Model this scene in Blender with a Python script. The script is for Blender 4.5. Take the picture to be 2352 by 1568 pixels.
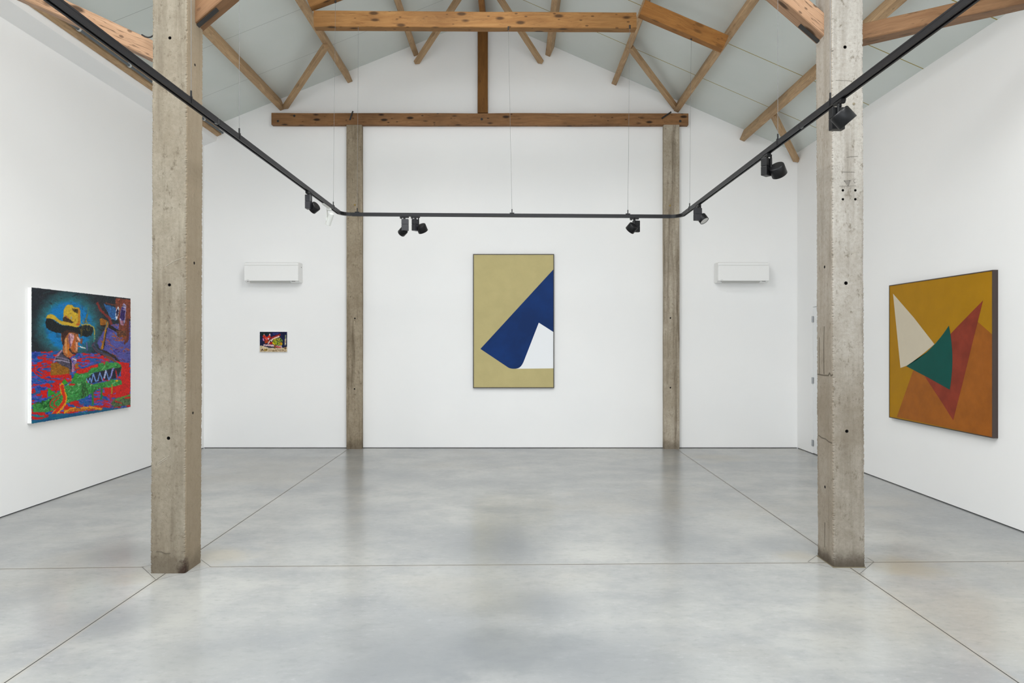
import bpy, bmesh, math, random
import numpy as np
from mathutils import Vector, Matrix, noise as mnoise

for o in list(bpy.data.objects):
    bpy.data.objects.remove(o, do_unlink=True)
SC = bpy.context.scene
COL = SC.collection
random.seed(7)
RNG = np.random.default_rng(11)

# ------------------------------------------------------------------ camera
F, CX, CY, EYE = 1568.0, 1178.0, 785.0, 1.6
cam_d = bpy.data.cameras.new('camera')
cam_d.sensor_width = 36.0
cam_d.lens = 24.0
cam_d.shift_x = -2.0 / 2352
cam_d.shift_y = 1.0 / 2352
cam_d.clip_start = 0.05
cam = bpy.data.objects.new('camera', cam_d)
COL.objects.link(cam)
cam.location = (0, 0, EYE)
cam.rotation_euler = (math.pi / 2, 0, 0)
SC.camera = cam

# ------------------------------------------------------------------ view, world, daylight, added fill
SC.view_settings.view_transform = 'Standard'
SC.view_settings.look = 'None'
SC.view_settings.gamma = 1.0
SC.view_settings.use_curve_mapping = False
SC.view_settings.exposure = 0.44
SC.cycles.max_bounces = 12
SC.cycles.diffuse_bounces = 8
world = bpy.data.worlds.new('sky')
SC.world = world
world.use_nodes = True
world.node_tree.nodes['Background'].inputs[0].default_value = (0.80, 0.88, 1.0, 1)
world.node_tree.nodes['Background'].inputs[1].default_value = 0.6


def area(name, loc, rot, sx, sy, power, col):
    d = bpy.data.lights.new(name, 'AREA')
    d.shape = 'RECTANGLE'
    d.size, d.size_y = sx, sy
    d.energy = power
    d.color = col
    o = bpy.data.objects.new(name, d)
    o.location, o.rotation_euler = loc, rot
    COL.objects.link(o)
    return o


# daylight through the glazed front behind the camera; roof lamps are added fill
area('front_daylight', (-0.2, -4.7, 2.2), (math.radians(90), 0, 0), 8.0, 3.9, 190, (0.93, 0.97, 1.0))
area('roof_fill_left', (-2.4, 1.2, 5.55), (0, math.radians(-22), 0), 1.8, 4.6, 230, (0.97, 0.99, 1.0))
area('roof_fill_right', (1.9, 1.2, 5.35), (0, math.radians(23.5), 0), 1.8, 4.6, 230, (0.97, 0.99, 1.0))

area('ridge_fill', (-0.43, 5.3, 6.1), (0, 0, 0), 3.2, 1.7, 150, (0.98, 0.99, 1.0))  # added fill lamp under the closed ridge, evens out the far walls

# ------------------------------------------------------------------ helpers
def P(px, py, d):
    return Vector(((px - CX) / F * d, d, EYE + (CY - py) / F * d))


def lin(c):
    c = np.asarray(c, dtype=float) / 255.0
    return np.where(c <= 0.04045, c / 12.92, ((c + 0.055) / 1.055) ** 2.4)


def rgb(r, g, b, k=1.08):
    v = np.clip(lin((r, g, b)) * k, 0, 0.95)
    return (float(v[0]), float(v[1]), float(v[2]), 1.0)


def finish(o, label=None, cat=None, group=None, kind=None):
    if label: o['label'] = label
    if cat: o['category'] = cat
    if group: o['group'] = group
    if kind: o['kind'] = kind
    return o


def empty(name, loc=(0, 0, 0), label=None, cat=None, group=None, kind=None):
    o = bpy.data.objects.new(name, None)
    o.empty_display_size = 0.1
    o.location = loc
    COL.objects.link(o)
    return finish(o, label, cat, group, kind)


def mesh_obj(name, bm, mat, parent=None, smooth=False, world_at=None):
    me = bpy.data.meshes.new(name)
    bmesh.ops.recalc_face_normals(bm, faces=bm.faces)
    bm.to_mesh(me)
    bm.free()
    if smooth:
        for p in me.polygons:
            p.use_smooth = True
    for m in (mat if isinstance(mat, (list, tuple)) else [mat]):
        me.materials.append(m)
    o = bpy.data.objects.new(name, me)
    COL.objects.link(o)
    if parent is not None:
        o.parent = parent
        o.matrix_parent_inverse = Matrix.Translation(-parent.location)   # geometry is given in world space
    return o


def bm_box(bm, c, s, rot=None, bevel=0.0, mat=0):
    """box centre c, full sizes s, optional 3x3/4x4 rotation"""
    m = Matrix.Translation(Vector(c))
    if rot is not None:
        m = m @ rot.to_4x4()
    m = m @ Matrix.Diagonal((s[0], s[1], s[2], 1))
    r = bmesh.ops.create_cube(bm, size=1.0, matrix=m)
    if bevel > 0:
        es = list({e for v in r['verts'] for e in v.link_edges})
        rb = bmesh.ops.bevel(bm, geom=es, offset=bevel, segments=2, affect='EDGES', profile=0.5)
        fs = rb['faces']
    fs = {f for v in r['verts'] if v.is_valid for f in v.link_faces}
    for f in fs:
        f.material_index = mat
    return r


def axis_rot(d):
    d = Vector(d).normalized()
    return d.to_track_quat('Z', 'Y').to_matrix()


def bm_cyl(bm, a, b, r, seg=20, r2=None, caps=True):
    a, b = Vector(a), Vector(b)
    d = b - a
    m = Matrix.Translation((a + b) / 2) @ axis_rot(d).to_4x4()
    return bmesh.ops.create_cone(bm, cap_ends=caps, cap_tris=False, segments=seg,
                                 radius1=r, radius2=r if r2 is None else r2, depth=d.length, matrix=m)


def bm_prism(bm, poly, y0, y1):
    """polygon in x,z extruded along y"""
    a = [bm.verts.new((x, y0, z)) for x, z in poly]
    b = [bm.verts.new((x, y1, z)) for x, z in poly]
    bm.faces.new(a)
    bm.faces.new(list(reversed(b)))
    n = len(poly)
    for i in range(n):
        j = (i + 1) % n
        bm.faces.new((a[i], b[i], b[j], a[j]))


def bm_lathe(bm, prof, a, d, seg=32):
    """profile [(r, t)] turned about the axis from point a along direction d"""
    R = axis_rot(d)
    rings = []
    for r, t in prof:
        ring = []
        if r < 1e-6:
            ring = [bm.verts.new(Vector(a) + R @ Vector((0, 0, t)))]
        else:
            for k in range(seg):
                w = 2 * math.pi * k / seg
                ring.append(bm.verts.new(Vector(a) + R @ Vector((r * math.cos(w), r * math.sin(w), t))))
        rings.append(ring)
    for p, q in zip(rings[:-1], rings[1:]):
        if len(p) == 1 and len(q) == 1:
            continue
        for k in range(seg):
            j = (k + 1) % seg
            if len(p) == 1:
                bm.faces.new((p[0], q[k], q[j]))
            elif len(q) == 1:
                bm.faces.new((p[k], p[j], q[0]))
            else:
                bm.faces.new((p[k], p[j], q[j], q[k]))


def bm_tube(bm, pts, r, seg=8):
    pts = [Vector(p) for p in pts]
    rings = []
    for i, p in enumerate(pts):
        t = (pts[min(i + 1, len(pts) - 1)] - pts[max(i - 1, 0)])
        R = axis_rot(t)
        rings.append([bm.verts.new(p + R @ Vector((r * math.cos(2 * math.pi * k / seg), r * math.sin(2 * math.pi * k / seg), 0)))
                      for k in range(seg)])
    for a, b in zip(rings[:-1], rings[1:]):
        for k in range(seg):
            j = (k + 1) % seg
            bm.faces.new((a[k], a[j], b[j], b[k]))
    bm.faces.new(rings[0])
    bm.faces.new(list(reversed(rings[-1])))


# ------------------------------------------------------------------ node materials
class NT:
    def __init__(s, name, rough=0.6, spec=0.5):
        s.m = bpy.data.materials.new(name)
        s.m.use_nodes = True
        s.t = s.m.node_tree
        s.b = s.t.nodes['Principled BSDF']
        s.b.inputs['Roughness'].default_value = rough
        s.b.inputs['Specular IOR Level'].default_value = spec

    def n(s, typ, ins=None, **kw):
        nd = s.t.nodes.new(typ)
        for k, v in kw.items():
            setattr(nd, k, v)
        for k, v in (ins or {}).items():
            if isinstance(v, bpy.types.NodeSocket):
                s.t.links.new(v, nd.inputs[k])
            else:
                nd.inputs[k].default_value = v
        return nd

    def math(s, op, a, b=None, c=None, clamp=False):
        ins = {0: a}
        if b is not None: ins[1] = b
        if c is not None: ins[2] = c
        nd = s.n('ShaderNodeMath', ins, operation=op)
        nd.use_clamp = clamp
        return nd.outputs[0]

    def vmath(s, op, a, b=None, scale=None):
        ins = {0: a}
        if b is not None: ins[1] = b
        if scale is not None: ins['Scale'] = scale
        nd = s.n('ShaderNodeVectorMath', ins, operation=op)
        return nd.outputs['Value'] if op in ('LENGTH', 'DOT_PRODUCT', 'DISTANCE') else nd.outputs['Vector']

    def mix(s, f, a, b, blend='MIX'):
        nd = s.n('ShaderNodeMix', None, data_type='RGBA', blend_type=blend)
        for idx, v in ((0, f), (6, a), (7, b)):
            if isinstance(v, bpy.types.NodeSocket):
                s.t.links.new(v, nd.inputs[idx])
            else:
                nd.inputs[idx].default_value = v
        return nd.outputs[2]

    def ramp(s, v, lo, hi, a=0.0, b=1.0, smooth=False):
        nd = s.n('ShaderNodeMapRange', {0: v, 1: lo, 2: hi, 3: a, 4: b})
        nd.clamp = True
        if smooth: nd.interpolation_type = 'SMOOTHSTEP'
        return nd.outputs[0]

    def coord(s, scale=(1, 1, 1), kind='Object'):
        tc = s.n('ShaderNodeTexCoord')
        mp = s.n('ShaderNodeMapping', {0: tc.outputs[kind], 3: scale})
        return mp.outputs[0]

    def noise(s, vec, scale, detail=4.0, rough=0.55, dist=0.0):
        return s.n('ShaderNodeTexNoise', {'Vector': vec, 'Scale': scale, 'Detail': detail, 'Roughness': rough, 'Distortion': dist}).outputs['Fac']

    def bump(s, h, strength=0.3, distance=0.01):
        nd = s.n('ShaderNodeBump', {'Strength': strength, 'Distance': distance, 'Height': h})
        s.t.links.new(nd.outputs[0], s.b.inputs['Normal'])

    def col(s, v):
        if isinstance(v, bpy.types.NodeSocket):
            s.t.links.new(v, s.b.inputs['Base Color'])
        else:
            s.b.inputs['Base Color'].default_value = v

    def rough(s, v):
        s.t.links.new(v, s.b.inputs['Roughness'])


def plain(name, c, rough=0.5, spec=0.5, metal=0.0, mottle=0.0, mscale=6.0):
    m = NT(name, rough, spec)
    m.b.inputs['Metallic'].default_value = metal
    if mottle > 0:
        nz = m.noise(m.coord(), mscale, 5.0, 0.6)
        f = m.ramp(nz, 0.35, 0.65, 1 - mottle, 1 + mottle)
        cc = m.n('ShaderNodeVectorMath', {0: c[:3], 'Scale': f}, operation='SCALE').outputs['Vector']
        m.col(cc)
        fine = m.noise(m.coord(), mscale * 14, 4.0, 0.6)
        m.bump(fine, 0.12, 0.004)
    else:
        m.col(c)
    return m.m


def wood(name, c1, c2, dark, knots=0.5, rough=0.65, ck_w=0.009, ck_a=0.5):
    m = NT(name, rough, 0.25)
    v = m.coord((1.1, 16, 16))
    wob = m.noise(m.coord((1.3, 3, 3)), 1.5, 2.0)
    v2 = m.vmath('ADD', v, m.vmath('SCALE', (1.0, 2.5, 2.5), scale=wob))
    g = m.noise(v2, 1.6, 6.0, 0.62, 0.6)
    fine = m.noise(m.coord((3, 90, 90)), 1.0, 3.0, 0.6)
    base = m.mix(m.ramp(g, 0.32, 0.68), c1, c2)
    base = m.mix(m.ramp(fine, 0.55, 0.78, 0, 0.35), base, dark)
    big = m.noise(m.coord((0.8, 2, 2)), 1.4, 3.0)
    base = m.mix(m.ramp(big, 0.45, 0.75, 0, 0.45), base, dark)
    vor = m.n('ShaderNodeTexVoronoi', {'Vector': m.coord((3.4, 9, 9)), 'Scale': 1.0, 'Randomness': 1.0})
    kn = m.ramp(vor.outputs['Distance'], 0.10, 0.24, knots, 0.0, True)
    v3 = m.n('ShaderNodeTexVoronoi', {'Vector': m.coord((7, 15, 15)), 'Scale': 1.0, 'Randomness': 1.0})
    kn = m.math('MAXIMUM', kn, m.ramp(v3.outputs['Distance'], 0.09, 0.17, knots * 0.8, 0.0, True))
    base = m.mix(kn, base, (dark[0] * 0.35, dark[1] * 0.35, dark[2] * 0.35, 1))
    crack = m.noise(m.coord((0.9, 26, 26)), 1.3, 3.0, 0.5, 0.3)
    ck = m.ramp(m.math('ABSOLUTE', m.math('SUBTRACT', crack, 0.5)), 0.0, ck_w, ck_a, 0.0)
    base = m.mix(ck, base, (dark[0] * 0.3, dark[1] * 0.3, dark[2] * 0.3, 1))
    m.col(base)
    m.bump(m.math('ADD', g, fine), 0.35, 0.006)
    return m.m


def concrete(name, light, mid, dark, base_stain=0.6, seed=0.0, stain=None, flank=0.0, pale_top=0.0, streak=0.55):
    m = NT(name, 0.85, 0.25)
    tc = m.coord()
    off = m.vmath('ADD', tc, (seed, seed * 2.1, seed * 0.7))
    n1 = m.noise(off, 2.3, 6.0, 0.65)
    st = m.noise(m.vmath('MULTIPLY', off, (14, 14, 0.9)), 1.0, 4.0, 0.6)
    n2 = m.noise(off, 38, 5.0, 0.65)
    c = m.mix(m.ramp(n1, 0.36, 0.64), mid, light)
    z = m.n('ShaderNodeSeparateXYZ', {0: tc}).outputs['Z']
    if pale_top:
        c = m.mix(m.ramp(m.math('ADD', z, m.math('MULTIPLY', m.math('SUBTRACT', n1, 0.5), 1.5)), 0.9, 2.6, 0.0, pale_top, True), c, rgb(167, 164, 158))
    c = m.mix(m.ramp(st, 0.5, 0.74, 0, streak), c, dark)
    c = m.mix(m.ramp(n2, 0.35, 0.7, 0.28, 0.0), c, dark)
    n3 = m.noise(off, 120, 3.0, 0.6)
    n5 = m.noise(m.vmath('MULTIPLY', off, (1.6, 1.6, 1.0)), 17, 6.0, 0.75)
    c = m.mix(m.ramp(n5, 0.56, 0.68, 0, 0.7), c, dark)
    c = m.mix(m.ramp(n3, 0.62, 0.75, 0, 0.55), c, (dark[0] * 0.55, dark[1] * 0.52, dark[2] * 0.5, 1))
    pale = m.noise(m.vmath('MULTIPLY', off, (6, 6, 1.6)), 1.7, 5.0, 0.7)
    c = m.mix(m.ramp(pale, 0.6, 0.75, 0, 0.5), c, (min(light[0] * 1.18, .9), min(light[1] * 1.18, .9), min(light[2] * 1.17, .9), 1))
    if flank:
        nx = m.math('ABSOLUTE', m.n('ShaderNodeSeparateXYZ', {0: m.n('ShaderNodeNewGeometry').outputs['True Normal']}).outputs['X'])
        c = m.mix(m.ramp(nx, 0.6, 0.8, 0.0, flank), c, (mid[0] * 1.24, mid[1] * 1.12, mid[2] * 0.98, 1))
    zz = m.math('ADD', z, m.math('MULTIPLY', m.math('SUBTRACT', n1, 0.5), 0.28))
    c = m.mix(m.ramp(zz, 0.03, 0.16, base_stain, 0.0, True), c, (dark[0] * 0.5, dark[1] * 0.47, dark[2] * 0.45, 1))
    if stain:
        q = m.vmath('MULTIPLY', m.vmath('SUBTRACT', tc, stain), (1.0, 1.0, 0.55))
        dd = m.math('ADD', m.vmath('LENGTH', q), m.math('MULTIPLY', m.math('SUBTRACT', n2, 0.5), 0.09))
        c = m.mix(m.ramp(dd, 0.02, 0.075, 0.95, 0.0, True), c, rgb(48, 34, 26))
    m.col(c)
    pit = m.n('ShaderNodeTexVoronoi', {'Vector': off, 'Scale': 32.0, 'Randomness': 1.0}).outputs['Distance']
    h = m.math('ADD', m.math('MULTIPLY', n2, 0.7), m.ramp(pit, 0.05, 0.16, -0.5, 0.0))
    h = m.math('ADD', h, m.math('MULTIPLY', n3, 0.3))
    m.bump(h, 0.55, 0.006)
    return m.m


M = {}
# white plaster
m = NT('white_plaster', 0.75, 0.25)
nz = m.noise(m.coord(), 0.9, 4.0)
m.col(m.mix(m.ramp(nz, 0.35, 0.65), (0.85, 0.852, 0.85, 1), (0.87, 0.868, 0.862, 1)))
m.bump(m.noise(m.coord(), 45, 4.0), 0.05, 0.003)
M['wall'] = m.m
M['gap'] = plain('dark_shadow_gap', (0.03, 0.03, 0.032, 1), 0.8)
M['door'] = plain('white_door_paint', (0.80, 0.81, 0.815, 1), 0.45)
M['steel'] = plain('brushed_steel', (0.42, 0.43, 0.44, 1), 0.4, metal=0.8)

# ceiling sandwich panels with joints across the slope
m = NT('grey_roof_panel', 0.6, 0.3)
tc = m.coord()
sx = m.n('ShaderNodeSeparateXYZ', {0: tc})
xx, yy = sx.outputs['X'], sx.outputs['Y']
right = m.math('GREATER_THAN', xx, -0.43)
yo = m.math('SUBTRACT', yy, m.math('ADD', 9.38, m.math('MULTIPLY', right, -0.07)))
fr = m.math('FRACT', m.math('ADD', m.math('DIVIDE', yo, 1.088), 50.5))
dist = m.math('MULTIPLY', m.math('ABSOLUTE', m.math('SUBTRACT', fr, 0.5)), 1.088)
lr = m.ramp(dist, 0.0055, 0.0075, 1.0, 0.0)
ll = m.ramp(dist, 0.002, 0.004, 0.6, 0.0)
nz = m.noise(tc, 1.2, 4.0)
c = m.mix(m.ramp(nz, 0.35, 0.65), rgb(201, 207, 203), rgb(206, 211, 208))
c = m.mix(m.math('MULTIPLY', lr, right), c, rgb(146, 130, 52))
c = m.mix(m.math('MULTIPLY', ll, m.math('SUBTRACT', 1.0, right)), c, rgb(105, 108, 104))
spk = m.n('ShaderNodeTexVoronoi', {'Vector': tc, 'Scale': 1.1}).outputs['Distance']
c = m.mix(m.ramp(spk, 0.010, 0.014, 0.75, 0.0), c, rgb(70, 66, 60))
m.col(c)
m.bump(m.ramp(dist, 0.0, 0.008, 0.0, 1.0), 0.25, 0.004)
M['ceiling'] = m.m


# polished concrete floor with saw-cut joints
def floor_pt(px, py):
    d = EYE * F / (py - CY)
    return ((px - CX) / F * d, d)


m = NT('polished_concrete', 0.25, 0.5)
tc = m.coord()
n1 = m.noise(tc, 0.55, 5.0, 0.6)
n2 = m.noise(m.vmath('MULTIPLY', tc, (0.7, 1.0, 1.0)), 2.4, 6.0, 0.68)
n3 = m.noise(m.vmath('MULTIPLY', tc, (1.0, 1.9, 1.0)), 16.0, 6.0, 0.7)
n4 = m.noise(m.vmath('ADD', tc, (31, 7, 0)), 0.42, 4.0, 0.6)
c = m.mix(m.ramp(n1, 0.36, 0.64), rgb(136, 138, 138), rgb(160, 160, 156))
c = m.mix(m.ramp(n2, 0.42, 0.70, 0, 0.60), c, rgb(118, 121, 125))
c = m.mix(m.ramp(n4, 0.52, 0.68, 0, 0.40), c, rgb(152, 147, 135))
c = m.mix(m.ramp(n3, 0.54, 0.72, 0, 0.30), c, rgb(102, 104, 105))
c = m.mix(m.ramp(n3, 0.28, 0.44, 0.30, 0), c, rgb(170, 171, 170))
# worn dark patches in the slab
for bx_, by_, br_, bf_ in ((1120, 1245, 0.75, .55), (1235, 1390, 0.40, .6), (1000, 1490, 0.75, .75), (1350, 1530, 0.60, .8), (1180, 1500, 0.55, .8), (860, 1550, 0.60, .6),
                           (250, 1425, 0.36, .6), (270, 1272, 0.42, .6), (560, 1500, 0.55, .45), (1560, 1240, 0.5, .35), (1800, 1250, 0.4, .45), (1100, 1380, 0.5, .35)):
    q = floor_pt(bx_, by_)
    dd_ = m.vmath('LENGTH', m.vmath('SUBTRACT', tc, (q[0], q[1], 0)))
    dd_ = m.math('ADD', dd_, m.math('MULTIPLY', m.math('SUBTRACT', n2, 0.5), 1.6 * br_))
    c = m.mix(m.ramp(dd_, br_ * 0.15, br_, bf_ * 0.75, 0.0, True), c, rgb(104, 108, 112))
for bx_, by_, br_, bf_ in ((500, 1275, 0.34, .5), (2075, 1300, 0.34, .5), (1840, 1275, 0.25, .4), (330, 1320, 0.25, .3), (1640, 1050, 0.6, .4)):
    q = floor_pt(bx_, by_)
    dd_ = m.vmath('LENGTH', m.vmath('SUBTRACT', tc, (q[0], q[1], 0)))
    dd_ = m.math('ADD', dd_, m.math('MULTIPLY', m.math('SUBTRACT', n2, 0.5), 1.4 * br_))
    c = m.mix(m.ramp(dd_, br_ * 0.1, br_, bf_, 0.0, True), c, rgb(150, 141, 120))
pv = m.n('ShaderNodeTexVoronoi', {'Vector': tc, 'Scale': 3.2}).outputs['Distance']
c = m.mix(m.ramp(pv, 0.010, 0.018, 0.7, 0.0), c, rgb(70, 66, 60))
SEG = []
a, b = floor_pt(790, 1038), floor_pt(10, 1568)
k = (b[0] - a[0]) / (b[1] - a[1])
SEG.append(((a[0] + k * (10.25 - a[1]), 10.25), (a[0] + k * (-4 - a[1]), -4)))
a, b = floor_pt(1563, 1037), floor_pt(2340, 1568)
k = (b[0] - a[0]) / (b[1] - a[1])
SEG.append(((a[0] + k * (10.25 - a[1]), 10.25), (a[0] + k * (-4 - a[1]), -4)))
a, b = floor_pt(0, 1306.5), floor_pt(330, 1302)
k = (b[1] - a[1]) / (b[0] - a[0])
SEG.append(((-4.66, a[1] + k * (-4.66 - a[0])), b))
a, b = floor_pt(484, 1301.2), floor_pt(2352, 1288.7)
k = (b[1] - a[1]) / (b[0] - a[0])
SEG.append((a, (4.29, b[1] + k * (4.29 - b[0]))))
for q in (((326, 1301.4), (358.7, 1331.5)), ((358.7, 1331.5), (484, 1301.5)), ((462, 1285), (484, 1301.5)), ((326, 1301.4), (352, 1296)),
          ((1855.6, 1290), (1876, 1275)), ((1855.6, 1290), (1974, 1318)), ((1974, 1318), (2007, 1290)), ((1990, 1279), (2007, 1290))):
    SEG.append((floor_pt(*q[0]), floor_pt(*q[1])))
joint = thin = None
for si_, (A, B) in enumerate(SEG):
    ab = Vector((B[0] - A[0], B[1] - A[1], 0))
    pa = m.vmath('SUBTRACT', tc, (A[0], A[1], 0))
    t = m.math('DIVIDE', m.vmath('DOT_PRODUCT', pa, tuple(ab)), ab.length_squared, clamp=True)
    dd = m.vmath('LENGTH', m.vmath('SUBTRACT', pa, m.vmath('SCALE', tuple(ab), scale=t)))
    if si_ < 4:
        joint = dd if joint is None else m.math('MINIMUM', joint, dd)
    else:
        thin = dd if thin is None else m.math('MINIMUM', thin, dd)
jm = m.math('MAXIMUM', m.ramp(joint, 0.0026, 0.0044, 0.96, 0.0), m.ramp(thin, 0.0012, 0.0032, 0.75, 0.0))
c = m.mix(m.ramp(joint, 0.0, 0.035, 0.22, 0.0, True), c, rgb(150, 140, 120))
c = m.mix(jm, c, rgb(34, 30, 25))
m.col(c)
m.rough(m.math('ADD', m.ramp(n2, 0.35, 0.7, 0.17, 0.27), m.math('MULTIPLY', jm, 0.5)))
m.bump(m.math('ADD', m.math('MULTIPLY', n3, 0.15), m.math('MULTIPLY', jm, -1.0)), 0.10, 0.004)
M['floor'] = m.m

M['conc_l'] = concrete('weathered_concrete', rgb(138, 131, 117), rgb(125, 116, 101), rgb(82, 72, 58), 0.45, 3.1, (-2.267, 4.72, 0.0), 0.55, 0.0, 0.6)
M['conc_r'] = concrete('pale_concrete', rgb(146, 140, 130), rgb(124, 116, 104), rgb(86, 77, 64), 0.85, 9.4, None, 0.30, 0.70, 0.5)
M['conc_b'] = concrete('brown_stained_concrete', rgb(162, 150, 130), rgb(138, 125, 105), rgb(84, 71, 54), 0.5, 17.3, None, 0.0, 0.0, 0.9)
M['conc_b2'] = concrete('buff_concrete', rgb(180, 170, 154), rgb(158, 147, 129), rgb(96, 84, 68), 0.5, 27.3, None, 0.0, 0.0, 0.85)
M['hole'] = plain('dark_hole', (0.012, 0.01, 0.009, 1), 0.9)
M['pencil'] = plain('pencil_mark', rgb(116, 111, 104), 0.8)
M['crack'] = plain('crack_line', rgb(82, 74, 62), 0.9)
M['scratch'] = plain('pale_scratch', rgb(176, 170, 156), 0.9)
M['brass'] = plain('brass', rgb(150, 128, 74), 0.5, metal=0.3)
M['iron'] = plain('black_iron', (0.02, 0.018, 0.016, 1), 0.6)
M['w_purlin'] = wood('grey_brown_timber', rgb(188, 158, 122), rgb(160, 130, 96), rgb(112, 88, 62), 0.35)
M['w_gold'] = wood('golden_timber', rgb(154, 114, 68), rgb(130, 90, 48), rgb(86, 56, 26), 0.85)
M['w_orange'] = wood('orange_timber', rgb(158, 110, 58), rgb(134, 88, 42), rgb(92, 58, 26), 0.5)
M['w_pale'] = wood('pale_pink_timber', rgb(164, 132, 105), rgb(146, 113, 86), rgb(100, 72, 50), 0.9, 0.65, 0.014, 0.85)
M['w_mid'] = wood('mid_brown_timber', rgb(134, 101, 72), rgb(114, 82, 55), rgb(76, 53, 34), 0.45)
M['w_tie'] = wood('dark_brown_timber', rgb(146, 108, 72), rgb(122, 86, 54), rgb(68, 46, 28), 0.95)
M['w_king'] = wood('dark_oak', rgb(122, 82, 36), rgb(104, 68, 26), rgb(70, 42, 16), 0.4)
M['black'] = plain('matt_black_metal', (0.006, 0.006, 0.007, 1), 0.4, 0.3)
M['rail'] = plain('black_rail_paint', (0.010, 0.010, 0.012, 1), 0.42, 0.3)
M['graphite'] = plain('graphite_box', (0.020, 0.020, 0.025, 1), 0.38, 0.45)
M['lens'] = plain('frosted_lens', (0.62, 0.62, 0.60, 1), 0.35)
M['white_metal'] = plain('white_lamp_paint', (0.70, 0.71, 0.68, 1), 0.4)
M['wire'] = plain('steel_wire', (0.16, 0.16, 0.16, 1), 0.6, 0.2)
M['ac'] = plain('white_plastic', (0.84, 0.84, 0.83, 1), 0.4, 0.4)
M['ac_grey'] = plain('grey_plastic', (0.52, 0.52, 0.50, 1), 0.5)
M['ac_dark'] = plain('dark_plastic', (0.10, 0.10, 0.10, 1), 0.5)
M['pipe'] = plain('grey_conduit', rgb(78, 84, 88), 0.5)
M['clip'] = plain('pale_grey_clip', rgb(176, 180, 180), 0.5)
M['frame'] = plain('dark_brown_frame', rgb(58, 46, 42), 0.5)
M['frame2'] = plain('black_brown_frame', rgb(48, 40, 30), 0.5)
M['canvas'] = plain('white_canvas', (0.86, 0.86, 0.85, 1), 0.85, mottle=0.02, mscale=30)
M['olive'] = plain('olive_paint', rgb(178, 166, 118), 0.55, 0.12, mottle=0.035, mscale=5)
M['blue'] = plain('deep_blue_paint', rgb(8, 44, 98), 0.45, 0.12, mottle=0.16, mscale=3)
M['white_paint'] = plain('white_paint', rgb(226, 228, 231), 0.55, 0.12)
M['mustard'] = plain('mustard_paint', rgb(158, 114, 4), 0.5, 0.12, mottle=0.05, mscale=4)
M['ochre'] = plain('burnt_orange_paint', rgb(146, 84, 26), 0.5, 0.12, mottle=0.11, mscale=7)
M['rust'] = plain('rust_paint', rgb(126, 50, 34), 0.5, 0.12, mottle=0.14, mscale=7)
M['green'] = plain('teal_green_paint', rgb(4, 74, 66), 0.5, 0.12, mottle=0.06, mscale=6)
M['cream'] = plain('cream_paint', rgb(192, 182, 162), 0.55, 0.12, mottle=0.02, mscale=6)
M['cable'] = plain('black_cable', (0.015, 0.015, 0.015, 1), 0.6)

# ------------------------------------------------------------------ room shell
XL, XR, YB, YF = -4.66, 4.29, 10.30, -5.0
RX, RZ = -0.43, 6.51
SL, SR = 0.405, 0.436


def ceil_z(x):
    return RZ + SL * (x - RX) if x < RX else RZ - SR * (x - RX)


def structure(name, bm, mat):
    return finish(mesh_obj(name, bm, mat), kind='structure')


G = 0.009
bm = bmesh.new(); bm_box(bm, ((XL + XR) / 2, (YB + YF) / 2, -0.1), (XR - XL + 0.8, YB - YF + 0.8, 0.2))
structure('floor', bm, M['floor'])
bm = bmesh.new()
bm_prism(bm, [(XL - 0.3, ceil_z(XL - 0.3)), (RX, RZ), (XR + 0.3, ceil_z(XR + 0.3)),
              (XR + 0.3, ceil_z(XR + 0.3) + 0.12), (RX, RZ + 0.12), (XL - 0.3, ceil_z(XL - 0.3) + 0.12)], YF - 0.3, YB + 0.3)
structure('ceiling', bm, M['ceiling'])
bm = bmesh.new()
bm_prism(bm, [(XL, G), (XR, G), (XR, ceil_z(XR)), (RX, RZ), (XL, ceil_z(XL))], YB, YB + 0.25)
structure('wall_back', bm, M['wall'])
bm = bmesh.new(); bm_box(bm, (XL - 0.12, (YB + YF) / 2, (ceil_z(XL) + G) / 2), (0.24, YB - YF, ceil_z(XL) - G))
structure('wall_left', bm, M['wall'])
DY0, DY1, DZ = 8.88, 9.765, 2.10
zt = ceil_z(XR)
bm = bmesh.new()
bm_box(bm, (XR + 0.12, (YF + DY0) / 2, (zt + G) / 2), (0.24, DY0 - YF, zt - G))
bm_box(bm, (XR + 0.12, (YB + DY1) / 2, (zt + G) / 2), (0.24, YB - DY1, zt - G))
bm_box(bm, (XR + 0.12, (DY0 + DY1) / 2, (zt + DZ) / 2), (0.24, DY1 - DY0, zt - DZ))
structure('wall_right', bm, M['wall'])
# the front wall behind the camera, mostly glazed opening
bm = bmesh.new()
bm_box(bm, (XL + 0.2, YF - 0.12, 2.3), (0.4, 0.24, 4.6))
bm_box(bm, (XR - 0.15, YF - 0.12, 2.2), (0.3, 0.24, 4.4))
bm_prism(bm, [(XL, 4.3), (XR, 4.3), (XR, ceil_z(XR)), (RX, RZ), (XL, ceil_z(XL))], YF - 0.24, YF)
structure('wall_front', bm, M['wall'])
# near-black strips paint the shade in the gaps at the wall foot
bm = bmesh.new(); bm_box(bm, ((XL + XR) / 2, YB + 0.07, G / 2), (XR - XL, 0.12, G))
structure('gap_shade_back', bm, M['gap'])
bm = bmesh.new(); bm_box(bm, (XL - 0.07, (YB + YF) / 2, G / 2), (0.12, YB - YF, G))
structure('gap_shade_left', bm, M['gap'])
bm = bmesh.new(); bm_box(bm, (XR + 0.07, (DY0 + YF) / 2, G / 2), (0.12, DY0 - YF, G))
bm_box(bm, (XR + 0.07, (DY1 + YB) / 2, G / 2), (0.12, YB - DY1, G))
structure('gap_shade_right', bm, M['gap'])
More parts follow.
